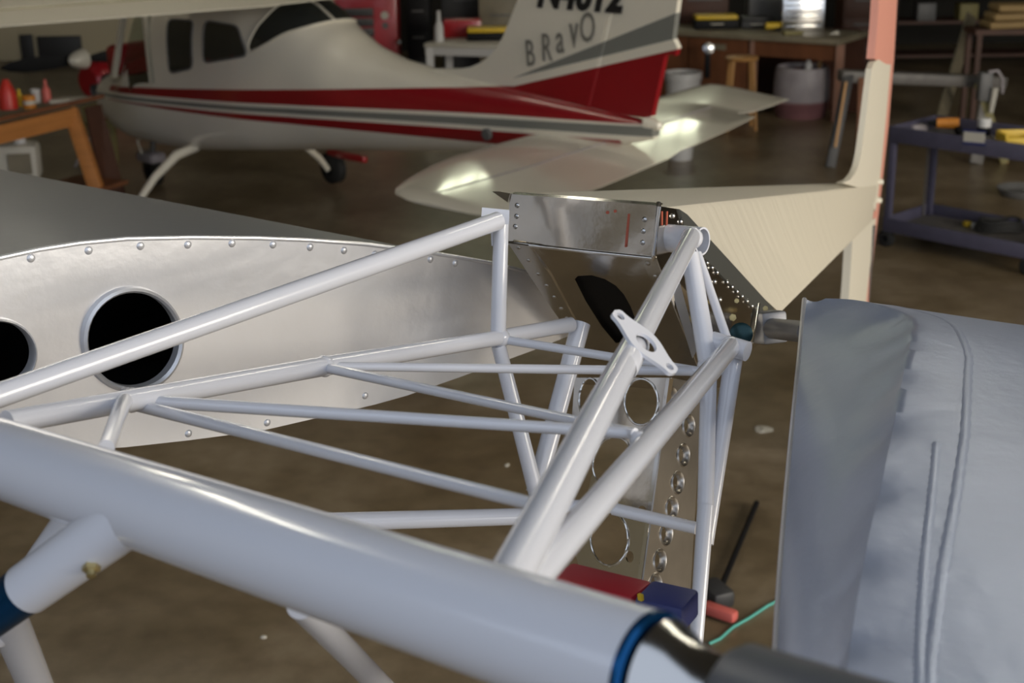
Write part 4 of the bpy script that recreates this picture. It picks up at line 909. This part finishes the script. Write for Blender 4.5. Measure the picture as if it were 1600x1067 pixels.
# buckets
def bucket(q_, r, h, label, m_='white_plastic', dark=True):
    t = thing('bucket', label, 'bucket', q_, 'plastic buckets on the floor')
    bm = bmesh.new(); lathe(bm, q_, UP, [(0, 0), (0, r*.86), (h*.85, r*.98), (h*.86, r*1.05), (h, r*1.05), (h, r*.98), (.02, r*.82), (.02, 0)], 36); link('bucket_body', bm, m_, t)
    bm = bmesh.new(); path_tube(bm, [q_+Vector((r*1.06*math.cos(a), -r*.3*math.sin(a), h*.9-r*.9*math.sin(a))) for a in [math.pi*k/12 for k in range(13)]], .005, 6); link('bucket_handle', bm, 'mid_grey', t)
    if dark: bm = bmesh.new(); lathe(bm, q_+UP*h*.92, UP, [(0, 0), (0, r*.97), (.004, r*.97), (.004, 0)], 30); link('bucket_contents', bm, 'dark_grey', t)
    return t
qb = FZ(1066, 186); bucket(qb, 27*(qb-CAM).length/F, vert_to(qb, 1066, 112), 'grey-white bucket with a small label behind the tailplane')
bm = bmesh.new(); 
qb = FZ(1063, 248); bucket(qb, 21*(qb-CAM).length/F, .32, 'white bucket standing on the floor under the tailplane tip', dark=False)
# hanging black tool on bench
q_ = FY(1106, 75, W(1.2, .05, 0).y-.12); ht = thing('bench_vise', 'black vise with a bright round knob on the bench front', 'vise', q_)
bm = bmesh.new(); bar(bm, q_, q_-UP*.32, .06, .06, up=(0, 1, 0), bev=.01); link('vise_body', bm, 'black', ht); bm = bmesh.new(); lathe(bm, q_+Vector((0, -.03, 0)), (0, -1, .1), [(0, .05), (.02, .06), (.03, .02), (.03, 0)]); link('vise_knob', bm, 'steel', ht)
# maroon cabinet and dark shelf on the right
def cabinet(px0, px1, pytop, y, ztop, m_, name, label, cat, shelves=0, item=None):
    a = FY(px0, pytop, y); b = FY(px1, pytop, y); cx_ = (a.x+b.x)/2; wd = b.x-a.x; t = thing(name, label, cat, (cx_, y+.25, 0))
    if not shelves:
        bm = bmesh.new(); box(bm, (cx_, y+.25, ztop/2), (wd, .5, ztop), bev=.01); link('cabinet_body', bm, m_, t)
        for i in range(3):
            bm = bmesh.new(); box(bm, (cx_, y-.008, ztop*(.2+.27*i)), (wd*.9, .02, ztop*.24), bev=.005); d_ = link('drawer', bm, m_, t)
            bm = bmesh.new(); box(bm, (cx_, y-.03, ztop*(.28+.27*i)), (wd*.5, .02, .02), bev=.004); link('drawer_handle', bm, 'mid_grey', d_)
    else:
        for s_ in (-1, 1):
            bm = bmesh.new(); box(bm, (cx_+s_*wd/2, y+.25, ztop/2), (.05, .5, ztop)); link('upright', bm, m_, t)
        for i in range(shelves):
            bm = bmesh.new(); box(bm, (cx_, y+.25, .12+(ztop-.2)*i/(shelves-1)), (wd, .5, .04)); link('shelf_board', bm, m_, t)
    return t
cabinet(1296, 1352, 80, 17.3, .62, 'maroon', 'drawer_cabinet', 'low dark red drawer cabinet right of the barrel', 'cabinet')
cabinet(1318, 1380, 20, 18.3, 1.1, 'dark_wood', 'wooden_cabinet', 'dark brown wooden cabinet behind the tail fin', 'cabinet')
rk = cabinet(1400, 1640, 20, 18.8, 1.5, 'dark_wood', 'storage_rack', 'dark storage rack along the back wall at the right', 'rack', 4)
for i in range(6):
    x_ = 4.9+i*.55; hh = random.uniform(.12, .28); zz = .12+(1.3)*random.choice((1, 2))/3+.02
    m_ = random.choice(('mid_grey', 'dark_wood', 'maroon', 'dark_grey', 'olive_wood')); nm = {'mid_grey': 'grey', 'dark_wood': 'brown', 'maroon': 'dark red', 'dark_grey': 'black', 'olive_wood': 'olive'}[m_]
    bm = bmesh.new(); box(bm, (x_, 18.95, zz+hh/2), (.24, .26, hh), bev=.01); tag(link('storage_box', bm, m_), '%s storage box, %s from the left on the dark rack at the back right' % (nm, ('first', 'second', 'third', 'fourth', 'fifth', 'sixth')[i]), 'box', 'boxes on the storage rack')
# board leaning, yellow blanket on trestle
t_ = FY(1518, 25, 16.0); b_ = FY(1492, 112, 15.2); b_ = t_+(b_-t_)*(t_.z/(t_.z-b_.z)); bm = bmesh.new(); bar(bm, t_, b_, .12, .03, up=(0, 1, 0)); tag(link('leaning_board', bm, 'bench_top'), 'pale board leaning beside the folded yellow blanket', 'board')
q_ = FY(1570, 42, 14.5); tr_ = thing('trestle', 'dark trestle carrying the folded yellow blanket at the top right', 'trestle', (q_.x, q_.y, 0))
bm = bmesh.new(); box(bm, (q_.x+.1, q_.y, q_.z-.03), (.9, .4, .05)); link('trestle_top', bm, 'dark_wood', tr_)
for sx_ in (-.3, .5):
    for sy_ in (-.16, .16): bm = bmesh.new(); bar(bm, (q_.x+sx_, q_.y+sy_, 0), (q_.x+sx_, q_.y+sy_, q_.z-.05), .05, .05, up=(0, 1, 0)); link('leg', bm, 'dark_wood', tr_)
bk = thing('folded_blanket', 'folded mustard yellow blanket at the top right corner', 'blanket', q_)
for i in range(3):
    bm = bmesh.new(); box(bm, (q_.x+.12+.02*i, q_.y-.02*i, q_.z+.04+.075*i), (.66-.02*i, .36, .075), bev=.03)
    for v in bm.verts: v.co.z += .012*math.sin(v.co.x*14+i)
    link('blanket_fold', bm, 'leather_tan', bk)
# ================================================================== RED TOOL CHEST, WHITE TABLE (behind the spine of the parked aeroplane)
a, b = FY(508, 90, 16.6), FY(622, 90, 16.6); cx_, wd = (a.x+b.x)/2, b.x-a.x; tc_ = thing('tool_chest', 'tall red tool chest with dark drawers behind the parked aeroplane', 'tool chest', (cx_, 16.9, 0))
bm = bmesh.new(); box(bm, (cx_, 16.9, .75), (wd, .6, 1.5), bev=.015); link('chest_body', bm, 'red_paint', tc_)
for i in range(9):
    bm = bmesh.new(); box(bm, (cx_-wd*.14, 16.59, .12+.112*i), (wd*.66, .02, .095), bev=.005); d_ = link('drawer', bm, 'dark_grey', tc_, label='dark grey drawer')
    bm = bmesh.new(); box(bm, (cx_-wd*.14, 16.575, .152+.112*i), (wd*.6, .02, .014), bev=.003); link('drawer_handle', bm, 'mid_grey', d_)
bm = bmesh.new(); lathe(bm, FY(601, 24, 16.597), (0, -1, 0), [(0, .045), (.004, .045), (.004, 0)], 20)
link('badge', bm, 'paper', tc_); bm = bmesh.new(); lathe(bm, FY(602, 40, 16.597), (0, -1, 0), [(0, .035), (.004, .035), (.004, 0)], 20); link('badge', bm, 'mid_grey', tc_)
bm = bmesh.new(); p_ = FY(622, 66, 16.5); lathe(bm, (b.x, p_.y, p_.z), (1, 0, 0), [(0, .02), (.02, .035), (.05, .035), (.05, 0)]); link('side_knob', bm, 'steel', tc_)
tA = FZ(662, 68, .78); tB = FZ(815, 72, .78)
tt_ = thing('white_table', 'white work table behind the spine of the parked aeroplane', 'table', (tA.x, tA.y, 0)); e = (tB-tA).normalized(); g = Vector((-e.y, e.x, 0)); LT = (tB-tA).length
bm = bmesh.new(); bar(bm, tA+g*.35-UP*.02, tB+g*.35-UP*.02, .7, .04, bev=.006); link('table_top', bm, 'paper', tt_)
bm = bmesh.new(); bar(bm, tA+g*.04-UP*.08, tB+g*.04-UP*.08, .03, .09); link('apron', bm, 'white_plastic', tt_)
for s_ in (.05, LT-.05):
    for t_ in (.05, .65): p_ = tA+e*s_+g*t_; bm = bmesh.new(); bar(bm, (p_.x, p_.y, 0), (p_.x, p_.y, .74), .08, .08, up=(0, 1, 0)); link('leg', bm, 'white_plastic', tt_)
p_ = FZ(686, 66, .78)+Vector((0, .05, 0)); bo = thing('white_bottle', 'tall white spray bottle standing on the white table', 'bottle', p_)
bm = bmesh.new(); lathe(bm, p_, UP, [(0, 0), (0, .055), (.16, .05), (.21, .03), (.23, .022)]); link('bottle_body', bm, 'white_plastic', bo); bm = bmesh.new(); tube(bm, p_+UP*.23, p_+UP*.33, .024, .02); link('bottle_top', bm, 'white_plastic', bo)
p_ = FZ(765, 66, .78)+Vector((0, .2, 0)); t = thing('tool_case', 'yellow and black tool box on the white table', 'tool box', p_, 'tool boxes on the workbenches')
bm = bmesh.new(); box(bm, p_+UP*.05, (.5, .25, .08), bev=.015); link('case_body', bm, 'black', t); bm = bmesh.new(); box(bm, p_+UP*.115, (.48, .24, .05), bev=.012); link('case_lid', bm, 'yellow', t)
p_ = FZ(722, 62, .78)+Vector((0, .25, 0)); bm = bmesh.new(); box(bm, p_+UP*.10, (.42, .2, .2), bev=.02); tag(link('red_box', bm, 'red_paint'), 'red box at the back of the white table', 'box')
cb = cabinet(636, 672, 60, 17.4, 1.15, 'black', 'steel_cabinet', 'black steel cabinet between the red chest and the white table', 'cabinet')
cabinet(690, 760, 10, 17.8, 1.25, 'dark_grey', 'tall_cabinet', 'dark grey cabinet behind the white table', 'cabinet')
cabinet(748, 815, 20, 17.2, 1.1, 'bench_top', 'pale_cabinet', 'pale olive cabinet beside the tail fin of the parked aeroplane', 'cabinet')
for px_, m_, l_ in ((790, 'leather_tan', 'tan'), (1010, 'dark_wood', 'brown')): pass
# ================================================================== ORANGE WORKBENCH at the left
T0 = P(116, 163, 10.8); zt_ = T0.z
T1 = FZ(-60, 203, zt_); T2 = FZ(163, 153, zt_); T2 = T0+(T2-T0).normalized()*min(.8, (T2-T0).length); T3 = T1+(T2-T0)
wd_ = thing('wooden_bench', 'orange-brown wooden workbench at the far left above the silver wing', 'workbench', (T0.x, T0.y, 0))
bm = bmesh.new(); quadbox(bm, [T1, T0, T2, T3], .03); link('bench_top', bm, 'brown_wood', wd_, smooth=False)
bm = bmesh.new(); bar(bm, T0-UP*.09, T1-UP*.09, .04, .13); link('apron', bm, 'orange_wood', wd_)
d_ = P(155, 298, 10.8)-T0; ft_ = T0+d_*(T0.z/-d_.z)
bm = bmesh.new(); bar(bm, T0-UP*.04+Vector((-.04, .02, 0)), ft_, .10, .09, up=(0, 1, 0), bev=.005); link('leg', bm, 'orange_wood', wd_)
e = (T1-T0).normalized(); g = (T2-T0).normalized()
for p_ in (T0+e*2.1, T0+e*2.1+g*.6): bm = bmesh.new(); bar(bm, (p_.x, p_.y, 0), (p_.x, p_.y, zt_-.03), .09, .09, up=(0, 1, 0)); link('leg', bm, 'orange_wood', wd_)
bm = bmesh.new(); a, b = T0+e*.02+g*.3, T0+e*.40+g*.5; quadbox(bm, [Vector((a.x, a.y, zt_-.04)), Vector((b.x, b.y, zt_-.04)), Vector((b.x+.08, b.y, .1)), Vector((a.x+.14, a.y, .1))], .02); link('back_panel', bm, 'dark_wood', wd_)
sz = FY(60, 283, T0.y).z
bm = bmesh.new(); a = T0+e*.05+g*.2; b = T0+e*2.0+g*.2; bar(bm, Vector((a.x+.05, a.y, sz-.02)), Vector((b.x, b.y, sz-.02)), .5, .03); link('lower_shelf', bm, 'brown_wood', wd_)
q_ = Vector((FY(32, 276, T0.y+.05).x, T0.y+.05, sz)); jg = thing('plastic_container', 'large white plastic container on the shelf under the orange bench', 'container', q_)
bm = bmesh.new(); box(bm, q_+UP*.15, (.32, .24, .28), bev=.04, rz=.15); link('container_body', bm, 'paper', jg); bm = bmesh.new(); box(bm, q_+Vector((.05, -.125, .15)), (.17, .012, .16), rz=.15); link('container_label', bm, 'bench_top', jg); bm = bmesh.new(); tube(bm, q_+Vector((.03, 0, .28)), q_+Vector((.03, 0, .34)), .05, .045); link('container_cap', bm, 'white_plastic', jg)
def onl(px, py): return FZ(px, py, zt_)
q_ = onl(14, 170); gc = thing('fuel_can', 'bright red fuel can on the orange bench at the left edge', 'can', q_)
bm = bmesh.new(); lathe(bm, q_, UP, [(0, 0), (0, .07), (.12, .065), (.19, .035), (.22, .02), (.22, 0)]); link('can_body', bm, 'red_plastic', gc); bm = bmesh.new(); tube(bm, q_+UP*.2, q_+Vector((.05, 0, .12)), .012, .01); link('can_handle', bm, 'red_plastic', gc)
q_ = onl(32, 166); bm = bmesh.new(); lathe(bm, q_, UP, [(0, 0), (0, .035), (.07, .03), (.1, .012), (.13, .01), (.13, 0)]); tag(link('squeeze_bottle', bm, 'yellow'), 'yellow squeeze bottle beside the red fuel can', 'bottle')
q_ = onl(47, 169); bm = bmesh.new(); tube(bm, q_, q_+UP*.095, .046, .046); t = link('paint_tin', bm, 'orange'); tag(t, 'orange and white paint tin at the front of the bench', 'tin'); bm = bmesh.new(); tube(bm, q_+UP*.03, q_+UP*.06, .047, .047); link('tin_band', bm, 'paper', t)
q_ = onl(57, 160); bm = bmesh.new(); lathe(bm, q_, UP, [(0, 0), (0, .032), (.1, .04), (.1, .036), (.01, .028), (.01, 0)]); tag(link('paper_cup', bm, 'white_plastic'), 'white cup behind the orange paint tin', 'cup')
q_ = onl(74, 160); bt_ = thing('red_bottle', 'dark pinkish red bottle standing on the orange bench', 'bottle', q_); bm = bmesh.new(); lathe(bm, q_, UP, [(0, 0), (0, .035), (.09, .033), (.12, .018)]); link('bottle_body', bm, 'pink_red', bt_); bm = bmesh.new(); tube(bm, q_+UP*.12, q_+UP*.175, .014, .010); link('bottle_nozzle', bm, 'pink_red', bt_)
q_ = onl(92, 160); bm = bmesh.new(); box(bm, q_+UP*.012, (.14, .1, .024), rz=.3, bev=.004); tag(link('paper_pad', bm, 'paper'), 'crumpled white paper beside the red bottle', 'paper')
q_ = onl(118, 156); bm = bmesh.new(); box(bm, q_+UP*.008, (.24, .14, .012), rz=.1); tag(link('paper_sheet', bm, 'paper'), 'flat white paper sheets near the right end of the bench', 'paper')
q_ = onl(2, 170); bm = bmesh.new(); lathe(bm, q_, UP, [(0, 0), (0, .03), (.05, .035), (.06, .02), (.06, 0)]); tag(link('glass_jar', bm, 'cadmium'), 'small brassy jar at the extreme left edge of the bench', 'jar')
# olive trestle with pole
q_ = FY(150, 160, 13.2); ot = thing('olive_trestle', 'olive wooden folding trestle between the bench and the parked aeroplane', 'trestle', (q_.x, q_.y, 0))
for a, b in (((128, 172), (172, 163)), ((130, 182), (180, 198))): bm = bmesh.new(); bar(bm, FY(*a, 13.2), FY(*b, 13.2), .05, .07, up=UP); link('rail', bm, 'olive_wood', ot)
for a, b in (((134, 165), (128, 240)), ((172, 160), (180, 240))):
    t_, b_ = FY(*a, 13.25), FY(*b, 13.25); b_ = t_+(b_-t_)*(t_.z/(t_.z-b_.z)); bm = bmesh.new(); bar(bm, t_, b_, .05, .05, up=(0, 1, 0)); link('leg', bm, 'olive_wood', ot)
t_, b_ = FY(163, 172, 13.1), FY(137, 222, 13.1); b_ = t_+(b_-t_)*(t_.z/(t_.z-b_.z)); bm = bmesh.new(); tube(bm, t_, b_, .012, .012); tag(link('thin_pole', bm, 'barrel'), 'thin pale pole leaning on the olive trestle', 'pole')
# second aeroplane nose far left
q_ = P(140, 128, 16.6); an = thing('aeroplane_nose', 'red nose of another aeroplane with black propeller beyond the orange bench', 'aeroplane', (q_.x, q_.y, 0))
fd = Vector((-.55, -.83, 0)).normalized(); sp_ = P(131, 92, 16.2)
bm = bmesh.new(); lathe(bm, sp_+fd*.22, -fd, [(0, 0), (.03, .05), (.1, .09), (.2, .115), (.22, .115), (.22, 0)], 28); link('spinner', bm, 'white_gloss', an)
for s_ in (-1, 1):
    side_ = Vector((-fd.y, fd.x, 0)); side_ = side_ if side_.x < 0 else -side_; rows = []
    bm = bmesh.new(); cdir = (P(8, 106, 15.9)-sp_).normalized() if s_ < 0 else -(P(8, 106, 15.9)-sp_).normalized()
    for r_, c_ in ((.08, .07), (.2, .12), (.45, .17), (.65, .16), (.82, .10), (.9, .03)):
        o_ = sp_+cdir*r_; rows.append([bm.verts.new(o_+UP*c_*.5), bm.verts.new(o_+fd*.02), bm.verts.new(o_-UP*c_*.5), bm.verts.new(o_-fd*.015)])
    for a, b in zip(rows, rows[1:]):
        for k in range(4): bm.faces.new((a[k], a[(k+1) % 4], b[(k+1) % 4], b[k]))
    bm.faces.new(rows[0]); bm.faces.new(rows[-1][::-1]); link('propeller_blade', bm, 'black', an)
bm = bmesh.new(); lathe(bm, sp_+fd*-.02-UP*.26, -fd, [(0, 0), (0, .16), (.05, .22), (.3, .27), (.9, .30), (.9, 0)], 32); link('cowling', bm, 'red_paint', an)
for s_ in (-1, 1):
    c_ = sp_-fd*.6+side_*s_*.3; bm = bmesh.new(); tube(bm, Vector((c_.x, c_.y, .14)), c_-UP*.1, .03, .03); o = link('gear_leg', bm, 'mid_grey', an)
    bm = bmesh.new(); lathe(bm, Vector((c_.x, c_.y, .14))-side_*.05, side_, [(0, .04), (0, .11), (.02, .14), (.08, .14), (.1, .11), (.1, .04)], 24); link('wheel', bm, 'rubber', o)
# dark boards on the pale partition wall
for px_, w_, h_, l_ in ((94, .62, .34, 'wide dark notice board on the pale wall above the propeller'), (43, .18, .38, 'narrow dark panel on the pale wall left of the notice board')):
    q_ = FY(px_, 75, 20.62); bm = bmesh.new(); box(bm, (q_.x, 20.62, q_.z), (w_, .05, h_), bev=.008); t = link('notice_board', bm, 'dark_grey'); tag(t, l_, 'board'); t['group'] = 'boards on the pale wall'
# ================================================================== LOOSE THINGS ON THE FLOOR
q_ = FZ(1120, 940); a_ = FZ(1182, 792); td = thing('floor_jack_handle', 'black steel bar with red rubber grip lying on the floor', 'tool', q_)
bm = bmesh.new(); path_tube(bm, [q_+UP*.02, a_+UP*.02], .012); link('bar', bm, 'black', td)
bm = bmesh.new(); bar(bm, FZ(1098, 958)+UP*.03, FZ(1150, 976)+UP*.03, .05, .045, bev=.015); link('grip', bm, 'pink_red', td, label='red rubber grip')
bm = bmesh.new(); box(bm, FZ(1118, 940)+UP*.035, (.09, .14, .07), bev=.015, rz=.4); link('bracket', bm, 'dark_grey', td)
bm = bmesh.new(); pts = [FZ(x, y)+UP*.006 for x, y in ((1108, 1008), (1125, 1000), (1145, 982), (1170, 968), (1200, 948), (1240, 930))]; path_tube(bm, pts, .0055, 8); tag(link('string', bm, 'teal'), 'thin teal string on the floor near the right wing', 'string')
for x, y, r, m_, l_ in ((1191, 671, .045, 'paper', 'white scrap on the floor between the frame and the right wing'), (412, 996, .012, 'paper', 'tiny pale crumb on the floor below the spar tube'), (792, 727, .012, 'paper', 'tiny pale crumb on the floor seen through the bracing')):
    q_ = FZ(x, y); bm = bmesh.new(); lathe(bm, q_, UP, [(0, 0), (0, r), (.006, r*.8), (.008, 0)], 9)
    for v in bm.verts: v.co += Vector((random.uniform(-.3, .3)*r, random.uniform(-.3, .3)*r, 0))
    tag(link('paper_scrap', bm, m_), l_, 'scrap', 'scraps on the floor')
